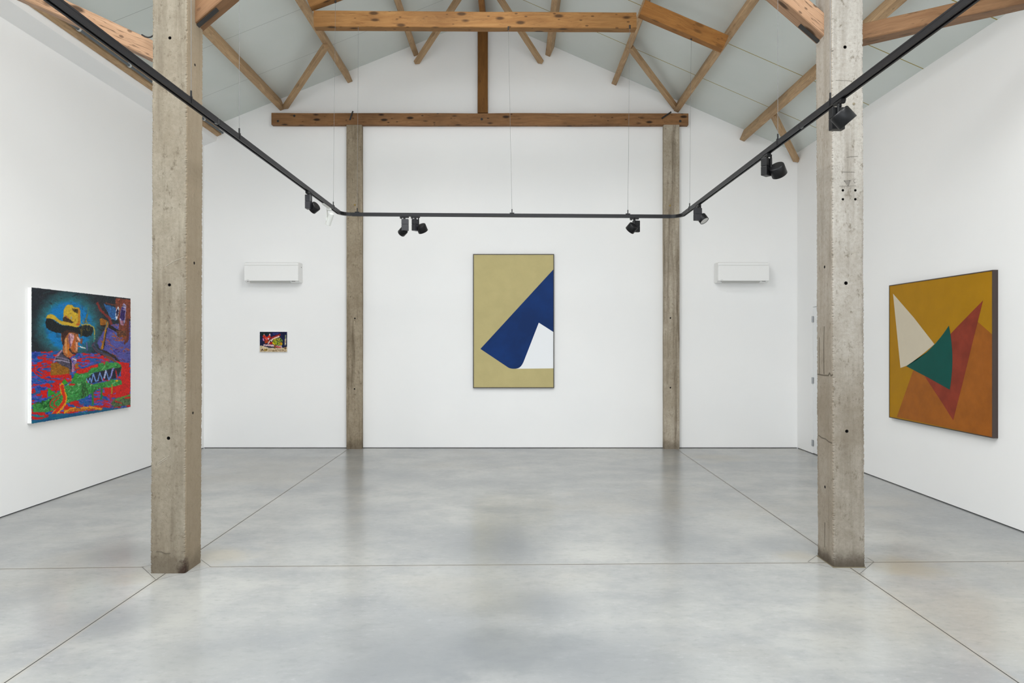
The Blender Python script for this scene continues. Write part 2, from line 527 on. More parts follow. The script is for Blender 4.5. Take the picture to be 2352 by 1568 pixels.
# white boxed soffit running along the top of the left wall
bm = bmesh.new()
bm_prism(bm, [(XL + 0.001, 4.557), (-4.475, 4.632), (-4.464, 4.702), (XL + 0.001, 4.76)], YF, YB - 0.001)
structure('trim_1', bm, M['wall'])

# flush white door in the right wall
door = finish(empty('door_1', (XR, (DY0 + DY1) / 2, 0)), kind='structure')
bm = bmesh.new()
bm_box(bm, (XR + 0.024, (DY0 + DY1) / 2, (DZ - 0.005 + 0.012) / 2), (0.044, DY1 - DY0 - 0.012, DZ - 0.005 - 0.012), bevel=0.002)
mesh_obj('door_leaf', bm, M['door'], door)
bm = bmesh.new()
bm_box(bm, (XR + 0.10, (DY0 + DY1) / 2, DZ / 2), (0.05, DY1 - DY0, DZ))
mesh_obj('door_backing', bm, M['gap'], door)  # near-black sheet, paints in the shade of the door gap
for pz in (733, 873.5, 1017):
    z = EYE + (CY - pz) / F * 9.76
    bm = bmesh.new()
    bm_cyl(bm, (XR - 0.008, 9.762, z - 0.045), (XR - 0.008, 9.762, z + 0.045), 0.009, 12)
    bm_box(bm, (XR - 0.002, 9.745, z), (0.004, 0.03, 0.085))
    bm_box(bm, (XR - 0.002, 9.785, z), (0.004, 0.03, 0.085))
    mesh_obj('hinge', bm, M['steel'], door)
bm = bmesh.new()
bm_box(bm, (XR - 0.006, 8.98, 1.03), (0.012, 0.05, 0.05), bevel=0.003)
bm_cyl(bm, (XR, 8.98, 1.03), (XR - 0.05, 8.98, 1.03), 0.009, 12)
bm_cyl(bm, (XR - 0.05, 8.975, 1.03), (XR - 0.05, 9.10, 1.03), 0.009, 12)
mesh_obj('door_handle', bm, M['steel'], door)


# ------------------------------------------------------------------ concrete columns
def rough_column(name, x0, x1, y0, y1, h, mat, chip, seed, holes=()):
    """a board-cast column with chipped arrises; holes = (point, axis, radius, depth)"""
    bm = bmesh.new()
    cx, cy = (x0 + x1) / 2, (y0 + y1) / 2
    hx, hy = (x1 - x0) / 2, (y1 - y0) / 2
    lean = 0.0 if y0 > 8 else (LEAN if cx < 0 else -LEAN)
    ts = [-1, -0.985, -0.95, -0.86, -0.6, -0.3, 0, 0.3, 0.6, 0.86, 0.95, 0.985]
    per = [(t, -1) for t in ts] + [(1, t) for t in ts] + [(-t, 1) for t in ts] + [(-1, -t) for t in ts]
    nz = int(h / 0.007)
    rings = []
    for i in range(nz + 1):
        z = h * i / nz
        ring = []
        for (u, v) in per:
            x, y = u * hx, v * hy
            edge = min(abs(u), abs(v))
            w = max(0.0, (edge - 0.84) / 0.16)
            p = Vector((cx + x, cy + y, z))
            q = Vector((p.x * 6 + seed, p.y * 6, p.z * 46))
            n = mnoise.noise(q) * 0.6 + mnoise.noise(q * 2.7) * 0.4
            big = mnoise.noise(Vector((seed + 3 * u, 3 * v, z * 2.1)))
            n3 = mnoise.noise(Vector((p.x * 14, p.y * 14 + seed, p.z * 120)))
            w = max(0.0, (edge - 0.90) / 0.10)
            cut = chip * w * (0.30 + max(0.0, n) * 0.75 + max(0.0, n3 - 0.05) * 1.1 + max(0, big - 0.25) * 1.2)
            d = Vector((-u, -v, 0)).normalized()
            flat = 0.0016 * mnoise.noise(Vector((p.x * 9, p.y * 9 + seed, z * 4)))
            p += d * (cut + flat)
            p.x += 0.003 * mnoise.noise(Vector((seed, 5.0, z * 0.8))) + lean * z
            ring.append(bm.verts.new(p))
        rings.append(ring)
    n = len(per)
    for a, b in zip(rings[:-1], rings[1:]):
        for k in range(n):
            j = (k + 1) % n
            bm.faces.new((a[k], a[j], b[j], b[k]))
    bm.faces.new(list(reversed(rings[0])))
    bm.faces.new(rings[-1])
    o = mesh_obj(name, bm, [mat, M['hole']], None)
    if holes:
        cb = bmesh.new()
        for c, ax, r, dep in holes:
            ax = Vector(ax).normalized()
            bm_cyl(cb, Vector(c) + ax * 0.03, Vector(c) - ax * dep, r, 14)
        cutter = mesh_obj('cutter', cb, [mat, M['hole']])
        for p in cutter.data.polygons:
            p.material_index = 1
        md = o.modifiers.new('holes', 'BOOLEAN')
        md.object = cutter
        md.operation = 'DIFFERENCE'
        md.solver = 'EXACT'
        bpy.context.view_layer.update()
        dg = bpy.context.evaluated_depsgraph_get()
        me = bpy.data.meshes.new_from_object(o.evaluated_get(dg), preserve_all_data_layers=True, depsgraph=dg)
        o.modifiers.clear()
        old = o.data
        o.data = me
        bpy.data.meshes.remove(old)
        bpy.data.objects.remove(cutter, do_unlink=True)
    return o


FR = (0, -1, 0)
LEAN = 0.0036
LX0, LX1, LY0, LY1 = -2.508, -2.267, 4.72, 4.97
RX0, RX1, RY0, RY1 = 2.274, 2.499, 4.84, 5.10
COLH = 4.86


def on_front(px, py, d):
    return P(px, py, d)


def on_side(px, py, x):
    d = x * F / (px - CX)
    xl = x + (LEAN if x < 0 else -LEAN) * P(px, py, d).z
    return P(px, py, xl * F / (px - CX))


lh = [(on_front(390, 87, LY0), FR, 0.011, 0.05), (on_front(389, 654, LY0), FR, 0.011, 0.05), (on_front(387, 1006, LY0), FR, 0.012, 0.05),
      (on_side(448, 149, LX1), (1, 0, 0), 0.010, 0.04), (on_side(446, 604, LX1), (1, 0, 0), 0.011, 0.04), (on_side(443, 948, LX1), (1, 0, 0), 0.010, 0.04)]
col_l = rough_column('concrete_column', LX0, LX1, LY0, LY1, COLH, M['conc_l'], 0.011, 1.7, lh)
finish(col_l, 'free-standing rough concrete column beside the cowboy painting, dark stain at its foot', 'column', 'concrete columns', 'thing')
rh = [(on_front(1941, 108, RY0), FR, 0.012, 0.05), (on_front(1943, 650, RY0), FR, 0.013, 0.05), (on_front(1945, 990, RY0), FR, 0.012, 0.05)]
for hx_ in (1936, 1964.5):
    for hy_ in (437, 457.5):
        rh.append((on_front(hx_, hy_, RY0), FR, 0.009, 0.04))
rh += [(on_side(1894, 613, RX0), (-1, 0, 0), 0.011, 0.04), (on_side(1895, 1118, RX0), (-1, 0, 0), 0.011, 0.04)]
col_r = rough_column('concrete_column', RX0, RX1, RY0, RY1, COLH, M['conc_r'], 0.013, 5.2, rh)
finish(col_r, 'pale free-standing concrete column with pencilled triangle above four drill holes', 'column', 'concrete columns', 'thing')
bh = lambda xs: [(P(x, y, 10.2), FR, 0.012, 0.04) for x, y in xs]
BC0, BC1 = 10.205, 10.296
col_bl = rough_column('concrete_column', -2.489, -2.257, BC0, BC1, 4.845, M['conc_b'], 0.008, 12.9, bh([(815, 731), (814, 893)]))
finish(col_bl, 'brown-stained concrete column against the back wall near the small painting', 'column', 'concrete columns', 'thing')
col_br = rough_column('concrete_column', 2.258, 2.492, BC0, BC1, 4.845, M['conc_b2'], 0.009, 22.4, bh([(1540, 730), (1540, 890)]))
finish(col_br, 'brown-stained concrete column against the back wall next to the right-hand air conditioner', 'column', 'concrete columns', 'thing')


def to_part(o, parent):
    o.parent = parent
    o.matrix_parent_inverse = Matrix.Translation(-parent.location)
    return o


def ribbon(name, pts, w, mat, parent, nrm):
    """a thin drawn line lying 1 mm off a face"""
    bm = bmesh.new()
    nrm = Vector(nrm)
    for a, b in zip(pts[:-1], pts[1:]):
        a, b = Vector(a), Vector(b)
        t = (b - a).normalized()
        s = t.cross(nrm).normalized() * w / 2
        o_ = nrm * 0.0022
        a2, b2 = a - t * w * 0.3, b + t * w * 0.3
        vs = [bm.verts.new(q) for q in (a2 + s + o_, b2 + s + o_, b2 - s + o_, a2 - s + o_)]
        bm.faces.new(vs)
        vs2 = [bm.verts.new(q) for q in (a2 + s - o_, b2 + s - o_, b2 - s - o_, a2 - s - o_)]
        bm.faces.new(vs2)
        for i in range(4):
            j = (i + 1) % 4
            bm.faces.new((vs[i], vs2[i], vs2[j], vs[j]))
    return mesh_obj(name, bm, mat, parent)


# pencil marks, screws and cracks on the near right column
f = lambda x, y: P(x, y, RY0)
tri = [f(1939, 415), f(1954, 413.5), f(1948, 427), f(1939, 415)]
hat = [f(1941, 417), f(1952, 415), f(1943, 419), f(1951, 418), f(1945, 422), f(1950, 421), f(1948, 427), f(1948, 430)]
ribbon('pencil_triangle', tri + hat, 0.0026, M['pencil'], col_r, FR)
ribbon('pencil_line', [f(1928, 427.5), f(1966, 426.5)], 0.0018, M['pencil'], col_r, FR)
ribbon('pencil_line', [f(1945, 361), f(1953, 359.5), f(1969, 359)], 0.0026, M['pencil'], col_r, FR)
ribbon('pencil_line', [f(1934, 394.5), f(1962, 395)], 0.0018, M['pencil'], col_r, FR)
ribbon('pencil_line', [f(1920, 184.5), f(1957, 186)], 0.0018, M['pencil'], col_r, FR)
ribbon('pencil_letter', [f(1965, 411), f(1961.5, 412), f(1961, 417), f(1963, 420), f(1966.5, 418)], 0.0018, M['pencil'], col_r, FR)
s_ = lambda x, y: on_side(x, y, RX0)
NX = (-1, 0, 0)
ribbon('crack', [s_(1878, 859), s_(1893, 861.5), s_(1903, 862), s_(1906, 856), s_(1909, 863), s_(1912, 860)], 0.008, M['crack'], col_r, NX)
ribbon('crack', [s_(1879.5, 998), s_(1888, 1005), s_(1897, 1008), s_(1904, 1014), s_(1911, 1017)], 0.009, M['crack'], col_r, NX)
ribbon('crack', [s_(1893.5, 750), s_(1892.5, 800), s_(1893, 858)], 0.008, M['crack'], col_r, NX)
ribbon('crack', [s_(1882, 775), s_(1882.5, 858)], 0.006, M['crack'], col_r, NX)
ribbon('crack', [s_(1895, 1200), s_(1894.5, 1256)], 0.006, M['crack'], col_r, NX)
bm = bmesh.new()
c0 = P(1961, 238.5, RY0)
bm_lathe(bm, [(0.0, 0.004), (0.006, 0.0035), (0.009, 0.002), (0.0095, -0.004)], c0, FR, 14)
mesh_obj('screw_head', bm, plain('rusty_screw', rgb(110, 100, 82), 0.6), col_r)
# rubber strip / mortar bed at the column foot
bm = bmesh.new()
bm_box(bm, ((RX0 + RX1) / 2, (RY0 + RY1) / 2, 0.0025), (RX1 - RX0 + 0.006, RY1 - RY0 + 0.006, 0.005))
mesh_obj('base_strip', bm, plain('yellowish_mortar', rgb(112, 104, 84), 0.9), col_r)
g_ = lambda x, y: P(x, y, LY0)
ribbon('scratch', [g_(381, 611), g_(398, 600), g_(423, 590)], 0.0015, M['scratch'], col_l, FR)
ribbon('scratch', [g_(361, 1064), g_(388, 1046)], 0.0015, M['scratch'], col_l, FR)
ribbon('scratch', [g_(360, 1068), g_(384, 1053)], 0.0015, M['scratch'], col_l, FR)
ribbon('crack', [g_(360, 1266), g_(371, 1267), g_(380, 1271), g_(391, 1270)], 0.004, M['crack'], col_l, FR)
for cb_, (px_, py_) in ((col_bl, (815, 470.5)), (col_br, (1539, 472))):
    bm = bmesh.new()
    bm_lathe(bm, [(0.0, 0.012), (0.009, 0.010), (0.014, 0.004), (0.015, -0.004)], P(px_, py_, BC0), FR, 16)
    mesh_obj('brass_anchor', bm, M['brass'], cb_)


# ------------------------------------------------------------------ timber
def timber(name, a, b, w, h, mat, label, cat, group=None, up=(0, 0, 1), rough=0.0025, taper=None, bow=0.0, seed=0):
    """squared timber from a to b: local X is the grain; w across, h along 'up'"""
    a, b = Vector(a), Vector(b)
    L = (b - a).length
    xa = (b - a).normalized()
    za = (Vector(up) - xa * Vector(up).dot(xa)).normalized()
    ya = za.cross(xa)
    mw = Matrix((xa, ya, za)).transposed().to_4x4()
    mw.translation = a
    bm = bmesh.new()
    n = max(2, int(L / 0.12))
    ch = 0.006
    prof = [(-w / 2 + ch, -h / 2), (w / 2 - ch, -h / 2), (w / 2, -h / 2 + ch), (w / 2, h / 2 - ch),
            (w / 2 - ch, h / 2), (-w / 2 + ch, h / 2), (-w / 2, h / 2 - ch), (-w / 2, -h / 2 + ch)]
    rings = []
    sd = seed + a.x * 3.1 + a.z
    for i in range(n + 1):
        x = L * i / n
        dz = bow * math.sin(math.pi * i / n)
        ring = []
        for k, (y, z) in enumerate(prof):
            q = Vector((x * 2.3 + sd, k // 2 * 7.7, sd))
            ring.append(bm.verts.new((x, y + rough * mnoise.noise(q), z + dz + rough * mnoise.noise(q + Vector((0, 31, 5))))))
        rings.append(ring)
    for p, q in zip(rings[:-1], rings[1:]):
        for k in range(8):
            j = (k + 1) % 8
            bm.faces.new((p[k], p[j], q[j], q[k]))
    bm.faces.new(list(reversed(rings[0])))
    bm.faces.new(rings[-1])
    o = mesh_obj(name, bm, mat)
    o.matrix_world = mw
    return finish(o, label, cat, group, 'thing')


def part_on(o, name, bm, mat):
    """part given in world space on a rotated timber"""
    p = mesh_obj(name, bm, mat)
    p.parent = o
    p.matrix_parent_inverse = o.matrix_world.inverted()
    return p


PW, PH = 0.078, 0.165
thL, thR = math.atan(SL), math.atan(SR)
nL, nR = Vector((-math.sin(thL), 0, math.cos(thL))), Vector((math.sin(thR), 0, math.cos(thR)))


def purlin(xb, y0, label, mat='w_purlin', ridge=False):
    """xb: where the bottom of the timber sits"""
    if ridge:
        c = Vector((xb, 0, RZ - 0.035 - PH / 2)); up = Vector((0, 0, 1))
    else:
        n = nL if xb < RX else nR
        # a point on the roof plane straight up the normal from the bottom face centre
        s = SL if xb < RX else -SR
        up = n
        x_top = xb + n.x * PH
        c = Vector((x_top, 0, ceil_z(x_top))) - n * (PH / 2 + 0.001)
    a = Vector((c.x, YB - 0.002, c.z)); b = Vector((c.x, y0, c.z))
    return timber('roof_purlin', a, b, PW, PH, M[mat], label, 'purlin', 'purlins under the roof', up=up, seed=xb * 5)


def bx(px, d=10.28):
    return (px - CX) / F * d


purlin(-4.43, -2.0, 'brown roof purlin tight along the top of the left wall, grey conduit above it')
purlin(bx(648), -2.0, 'grey-brown roof purlin ending at the wall above the left end of the tie beam')
purlin(bx(804), -2.0, 'grey-brown roof purlin that crosses the left end of the golden collar beam')
purlin(bx(956), -2.0, 'short-looking roof purlin passing behind the collar beam, left of the king post')
purlin(-0.44, -2.0, 'ridge purlin along the peak of the roof behind the collar beam, above the king post', 'w_orange', ridge=True)
purlin(bx(1258), -2.0, 'steep-looking roof purlin passing behind the collar beam, right of the king post')
purlin(bx(1410), -2.0, 'grey-brown roof purlin that crosses the right end of the golden collar beam')
purlin(bx(1553), -2.0, 'grey-brown roof purlin whose wall end is just above the right end of the tie beam')
purlin(bx(1705), -2.0, 'grey-brown roof purlin behind the pale near column, lowest on the right slope')


def brace(a, b, label, up):
    return timber('roof_brace', a, b, 0.085, 0.06, M['w_purlin'], label, 'brace', 'diagonal wind braces under the roof', up=up, seed=a[0])


brace(P(655, 246, 10.27), P(748, 106, 8.95), 'diagonal brace from back wall to purlin, above the left end of the tie beam', nL)
brace(P(957, 143, 10.27), P(1094, -66, 8.7), 'diagonal brace left of the king post, leaning inward behind the collar beam', nL)
brace(P(1242, 142, 10.27), P(1108, -66, 8.7), 'diagonal brace right of the king post, leaning inward behind the collar beam', nR)
brace(P(1553, 248, 10.27), P(1447, 108, 9.0), 'diagonal brace from back wall to purlin, above the right end of the tie beam', nR)
brace(P(1829, 368, 10.27), P(1776, 262, 9.2), 'diagonal brace rising from the back right corner behind the track rail', nR)

# tie beam and king post on the back wall
tie = timber('tie_beam', (P(625, 0, 10.24).x, 10.252, 4.936), (P(1580, 0, 10.24).x, 10.252, 4.930), 0.086, 0.178, M['w_tie'],
             'long dark-brown horizontal timber beam resting on the two back wall columns', 'beam', rough=0.005)
for (ax_, ay_, bx_, by_) in ((810.5, 255, 803.5, 275.5), (1541.5, 257, 1520, 272)):
    bm = bmesh.new()
    bm_cyl(bm, P(ax_, ay_, 10.195), P(bx_, by_, 10.20), 0.011, 8)
    part_on(tie, 'iron_spike', bm, M['iron'])
for bxp, byp in ((638.5, 278), (676, 266), (1106.5, 273.5), (1562.5, 278)):
    bm = bmesh.new()
    bm_lathe(bm, [(0, 0.004), (0.016, 0.003), (0.019, 0.0), (0.02, -0.006)], P(bxp, byp, 10.209), FR, 12)
    part_on(tie, 'bolt_head', bm, M['iron'])
timber('king_post', (-0.452, 10.252, 5.028), (-0.452, 10.252, 6.30), 0.150, 0.084, M['w_king'],
       'upright dark oak post standing on the tie beam under the ridge', 'post', up=(0, 1, 0), rough=0.003)

# middle roof frame: collar beam and rafters
dl, dr = 7.60, 7.74
collar = timber('collar_beam', (-2.22, dl + 0.05, 5.197), (1.40, dr + 0.05, 5.242), 0.11, 0.180, M['w_gold'],
                'golden knotty horizontal collar beam with three wires hooked under it', 'beam', rough=0.004)
ra, rb = P(1474, 20.5, dr - 0.02), P(1664, 101.5, dr - 0.02)
timber('rafter', ra, rb, 0.11, 0.168, M['w_orange'], 'orange-brown rafter sloping down to the right from the end of the collar beam', 'rafter',
       'rafters of the roof frame')
la = P(708, 5, dl - 0.02)
timber('rafter', la, la + Vector((1.45, 0.05, 0.56)), 0.11, 0.168, M['w_gold'],
       'golden rafter above the left end of the collar beam, cut by the top edge', 'rafter', 'rafters of the roof frame')


# near frame: braces in the sides of the two free-standing columns
def strut(foot, slope, length, w, h, mat, label, name='knee_brace', bow=0.0):
    sx_ = 1 if slope[0] > 0 else -1
    u = Vector((slope[0], 0, slope[1])).normalized()
    up = Vector((-u.z, 0, u.x)) if u.x > 0 else Vector((u.z, 0, -u.x))
    a = Vector(foot) + up * h / 2
    return timber(name, a, a + u * length, w, h, mat, label, 'brace', 'knee braces of the near columns', up=up, bow=bow)


foot = P(443, 56, 4.84); foot.y = 4.84 + 0.07
kb = strut(foot - Vector((0.02, 0, 0.017)), (1, 0.85), 1.75, 0.14, 0.15, M['w_mid'], 'golden knee brace rising inward from the column beside the cowboy painting')
foot = P(1897.5, 86, 4.957); foot.y = 4.957 + 0.07
kr = strut(foot + Vector((0.02, 0, -0.017)), (-1, 0.87), 1.75, 0.14, 0.128, M['w_pale'], 'pale knee brace rising inward from the column with the pencilled triangle')
a_ = P(352, 115.5, 4.84)
u_ = Vector((-1, 0, 0.44)).normalized()
timber('knee_brace', a_ - u_ * 0.03 + Vector((0, 0.07, 0)), a_ + u_ * 2.13 + Vector((0, 0.07, 0)), 0.14, 0.122, M['w_pale'],
       'pale pinkish timber running from the stained near column up to the left wall', 'brace', 'knee braces of the near columns', rough=0.006, bow=0.02)
a_ = P(1982, 72, 4.95)
u_ = Vector((1, 0, 0.226)).normalized()
timber('knee_brace', a_ - u_ * 0.04 + Vector((0, 0.08, 0)), a_ + u_ * 1.78 + Vector((0, 0.08, 0)), 0.16, 0.115, M['w_mid'],
       'brown timber running from the pale near column out to the right wall', 'brace', 'knee braces of the near columns')
# dark strips under the knee brace feet
for o_, hh in ((kb, 0.15), (kr, 0.128)):
    bm = bmesh.new()
    bm_box(bm, (0.13, -0.025, -hh / 2 - 0.002), (0.20, 0.045, 0.008), bevel=0.002)
    pl_ = mesh_obj('dark_strip', bm, M['iron'])
    pl_.parent = o_

# conduit along the left purlin
cond = empty('conduit_pipe', (-4.385, 10.24, 4.752), 'grey plastic conduit clipped along the purlin at the top of the left wall', 'pipe', None, 'thing')
bm = bmesh.new()
bm_cyl(bm, (-4.362, 10.26, 4.742), (-4.362, -2.0, 4.742), 0.016, 16)
mesh_obj('pipe', bm, M['pipe'], cond, smooth=False)
for px_ in (181, 297, 468):
    d = 4.362 * F / (CX - px_)
    bm = bmesh.new()
    bm_cyl(bm, (-4.362, d - 0.012, 4.742), (-4.362, d + 0.012, 4.742), 0.022, 16)
    bm_box(bm, (-4.362, d, 4.80), (0.02, 0.02, 0.11))
    mesh_obj('pipe_clip', bm, M['clip'], cond)
bm = bmesh.new()
bm_tube(bm, [P(326, 80, 4.80), P(333, 84, 4.79), P(340, 86, 4.79), P(346, 85, 4.79), P(353, 81, 4.80), P(362, 79, 4.82)], 0.0055, 8)
cb = mesh_obj('cable', bm, M['cable'], smooth=True)
finish(cb, 'short black cable looped between pale timber and the stained near column', 'cable')

# ------------------------------------------------------------------ lighting track
ZT = 3.02
TL, TR = Vector((-1.91, 7.60, ZT)), Vector((1.90, 7.735, ZT))
track = empty('lighting_track', (0, 7.6, ZT), 'black U-shaped lighting track hung on wires below the roof', 'lighting track', None, 'thing')


def rail(a, b):
    """square channel with a slot along its underside"""
    a, b = Vector(a), Vector(b)
    xa = (b - a).normalized(); za = Vector((0, 0, 1)); ya = za.cross(xa)
    prof = [(-0.018, -0.0185), (-0.007, -0.0185), (-0.007, -0.006), (0.007, -0.006), (0.007, -0.0185), (0.018, -0.0185),
            (0.018, 0.0185), (-0.018, 0.0185)]
    bm = bmesh.new()
    r0 = [bm.verts.new(a + ya * y + za * z) for y, z in prof]
    r1 = [bm.verts.new(b + ya * y + za * z) for y, z in prof]
    for k in range(8):
        j = (k + 1) % 8
        bm.faces.new((r0[k], r0[j], r1[j], r1[k]))
    bm.faces.new(r0); bm.faces.new(list(reversed(r1)))
    # side grooves
    for s in (-1, 1):
        for zo in (0.010,):
            c0 = (a + b) / 2 + ya * s * 0.0182 + za * zo
            R = Matrix((xa, ya, za)).transposed()
            bm_box(bm, c0, ((b - a).length, 0.0012, 0.003), R)
    return mesh_obj('rail', bm, M['rail'], track)


JL, JR = 4.40, 4.49
yT = lambda x: TL.y + (TR.y - TL.y) * (x - TL.x) / (TR.x - TL.x)
rail((TL.x, 0.6, ZT), (TL.x, JL - 0.006, ZT))
rail((TL.x, JL + 0.006, ZT), (TL.x, 7.48, ZT))
rail((TR.x, 0.6, ZT), (TR.x, JR - 0.003, ZT))
rail((TR.x, JR + 0.003, ZT), (TR.x, 7.615, ZT))
rail((TL.x + 0.12, yT(TL.x + 0.12), ZT), (TR.x - 0.12, yT(TR.x - 0.12), ZT))
for c0, s in ((TL, 1), (TR, -1)):
    bm = bmesh.new()
    pts = []
    for i in range(9):
        w = math.pi / 2 * i / 8
        pts.append(Vector((c0.x + s * 0.12 * (1 - math.cos(w)), c0.y - 0.125 + 0.125 * math.sin(w), ZT)))
    rings = []
    for i, p in enumerate(pts):
        t = (pts[min(i + 1, 8)] - pts[max(i - 1, 0)]).normalized()
        y = Vector((0, 0, 1)).cross(t)
        rings.append([bm.verts.new(p + y * a + Vector((0, 0, b))) for a, b in ((-0.017, -0.0175), (0.017, -0.0175), (0.017, 0.0175), (-0.017, 0.0175))])
    for p, q in zip(rings[:-1], rings[1:]):
        for k in range(4):
            bm.faces.new((p[k], p[(k + 1) % 4], q[(k + 1) % 4], q[k]))
    bm.faces.new(rings[0]); bm.faces.new(list(reversed(rings[-1])))
    mesh_obj('corner_connector', bm, M['black'], track)
for x, y in ((TL.x, JL), (TR.x, JR)):
    bm = bmesh.new()
    bm_box(bm, (x, y, ZT), (0.030, 0.03, 0.030))
    mesh_obj('joiner', bm, M['steel'], track)

WIRES = [
    ('left', 549.5, (551.5, None), 'suspension wire on the left track run between the near column and the tie beam'),
    ('left', 765.5, (770.5, 4), 'suspension wire beside the left corner of the track, above the white spotlight'),
    ('cross', 823, (823, 60), 'suspension wire in front of the back column nearest the small painting'),
    ('cross', 1176, (1167.5, 66), 'slightly slanting suspension wire above the blue and olive painting'),
    ('cross', 1444, (1446.5, 63), 'suspension wire at the right end of the collar beam'),
    ('right', 1584, (1587.5, 89), 'suspension wire hooked under the orange-brown rafter'),
    ('right', 1786.5, (1787, None), 'suspension wire in front of the lowest right purlin'),
    ('left', 439, (440, None), 'suspension wire in front of the stained near column'),
    ('right', 1907, (1906, None), 'suspension wire along the corner of the pale near column'),
]
for kind, px, (tx, ty), lab in WIRES:
    if kind == 'cross':
        x = (px - CX) / F * 7.66
        p0 = Vector((x, yT(x), ZT + 0.0185))
    else:
        xt = TL.x if kind == 'left' else TR.x
        p0 = Vector((xt, xt * F / (px - CX), ZT + 0.0185))
    if ty is not None:
        d1 = yT((tx - CX) / F * 7.66) + (0.02 if kind == 'cross' else 0.0)
        p1 = P(tx, ty, d1)
    else:
        p1 = Vector((p0.x, p0.y, min(ceil_z(p0.x), 5.6)))
    w = empty('suspension_wire', p0, lab, 'wire', 'wires holding the lighting track', 'thing')
    bm = bmesh.new()
    bm_cyl(bm, p0 + Vector((0, 0, 0.03)), p1, 0.0014, 6)
    mesh_obj('cable', bm, M['wire'], w)
    bm = bmesh.new()
    bm_cyl(bm, p0 - Vector((0, 0, 0.001)), p0 + Vector((0, 0, 0.052)), 0.0055, 10)
    if kind == 'cross':
        bm_box(bm, p0 + Vector((0.0, 0, 0.006)), (0.05, 0.02, 0.012), bevel=0.003)
    else:
        bm_box(bm, p0 + Vector((0, -0.03, 0.004)), (0.04, 0.012, 0.010))
        for s in (-1, 1):
            bm_box(bm, p0 + Vector((s * 0.0195, -0.03, -0.014)), (0.003, 0.012, 0.038))
    mesh_obj('clip', bm, M['black'], w)
    if ty is not None:
        bm = bmesh.new()
        bm_cyl(bm, p1 - Vector((0, 0, 0.012)), p1 + Vector((0, 0, 0.025)), 0.010, 10)
        mesh_obj('hook', bm, M['iron'], w)


# ------------------------------------------------------------------ spotlights
def spot(pt, yaw, head_off, aim, label, box_off=(0, 0), box_mat='graphite', hs=1.0):
    """pt on the track's underside; yaw of the driver box; head centre offset from pt; aim direction"""
    pt = Vector(pt)
    r = empty('track_spotlight', pt, label, 'spotlight', 'black spotlights on the lighting track', 'thing')
    Rz = Matrix.Rotation(yaw, 3, 'Z')
    along = abs(pt.x) > 1.7
    Rt = Matrix.Rotation(math.pi / 2 if along else 0.0, 3, 'Z')
    ux = Rt @ Vector((1, 0, 0))
    bm = bmesh.new()
    bm_box(bm, pt + Vector((0, 0, -0.0085)), (0.100, 0.030, 0.016), Rt, bevel=0.002)
    bm_box(bm, pt - ux * 0.036 + Vector((0, 0, -0.018)), (0.022, 0.026, 0.014), Rt)
    bm_cyl(bm, pt + Vector((0, 0, -0.01)), pt + Vector((0, 0, -0.034)), 0.013, 14)
    mesh_obj('track_adapter', bm, M['black'], r)
    bc = pt + Rz @ Vector((box_off[0], box_off[1], 0)) + Vector((0, 0, -0.032 - 0.064))
    bm = bmesh.new()
    bm_box(bm, bc + Vector((0, 0, 0.034)), (0.076, 0.046, 0.060), Rz, bevel=0.003)
    bm_box(bm, bc + Vector((0, 0, -0.031)), (0.076, 0.046, 0.066), Rz, bevel=0.003)
    bm_box(bm, bc, (0.070, 0.040, 0.124), Rz)
    mesh_obj('driver_box', bm, M[box_mat], r)
    hc = pt + Vector(head_off)
    aim = Vector(aim).normalized()
    bm = bmesh.new()
    a = hc - aim * 0.040 * hs
    bm_lathe(bm, [(q0 * hs, q1 * hs) for q0, q1 in ((0, 0.0), (0.050, 0.0), (0.0545, 0.003), (0.0565, 0.008), (0.0565, 0.080), (0.053, 0.082), (0.052, 0.074), (0.0, 0.074))], a, aim, 36)
    h = mesh_obj('lamp_head', bm, M['black'], r)
    for p in h.data.polygons:
        p.use_smooth = len(p.vertices) == 4 and abs(Vector(p.normal).dot(aim)) < 0.3
    bm = bmesh.new()
    bm_cyl(bm, a + aim * 0.0745 * hs, a + aim * 0.077 * hs, 0.0505 * hs, 28)
    l = mesh_obj('lens', bm, M['lens'], r)
    l.parent = h
    l.matrix_parent_inverse = Matrix.Identity(4)
    bm = bmesh.new()
    top = pt + Vector((0, 0, -0.034))
    side = (hc - bc); side.z = 0
    side = side.normalized() if side.length > 1e-4 else Vector((1, 0, 0))
    arm_t = bc + side * 0.034 + Vector((0, 0, 0.066))
    knee = bc + side * 0.036; knee.z = hc.z + 0.012
    bm_tube(bm, [arm_t + Vector((0, 0, 0.024)), arm_t, knee, hc], 0.008, 8)
    mesh_obj('arm', bm, M['black'], r)
    return r


ZB = ZT - 0.0185


def on_left(px): return Vector((TL.x, TL.x * F / (px - CX), ZB))


def on_right(px): return Vector((TR.x, TR.x * F / (px - CX), ZB))


def on_cross(px):
    x = (px - CX) / F * 7.66
    return Vector((x, yT(x), ZB))


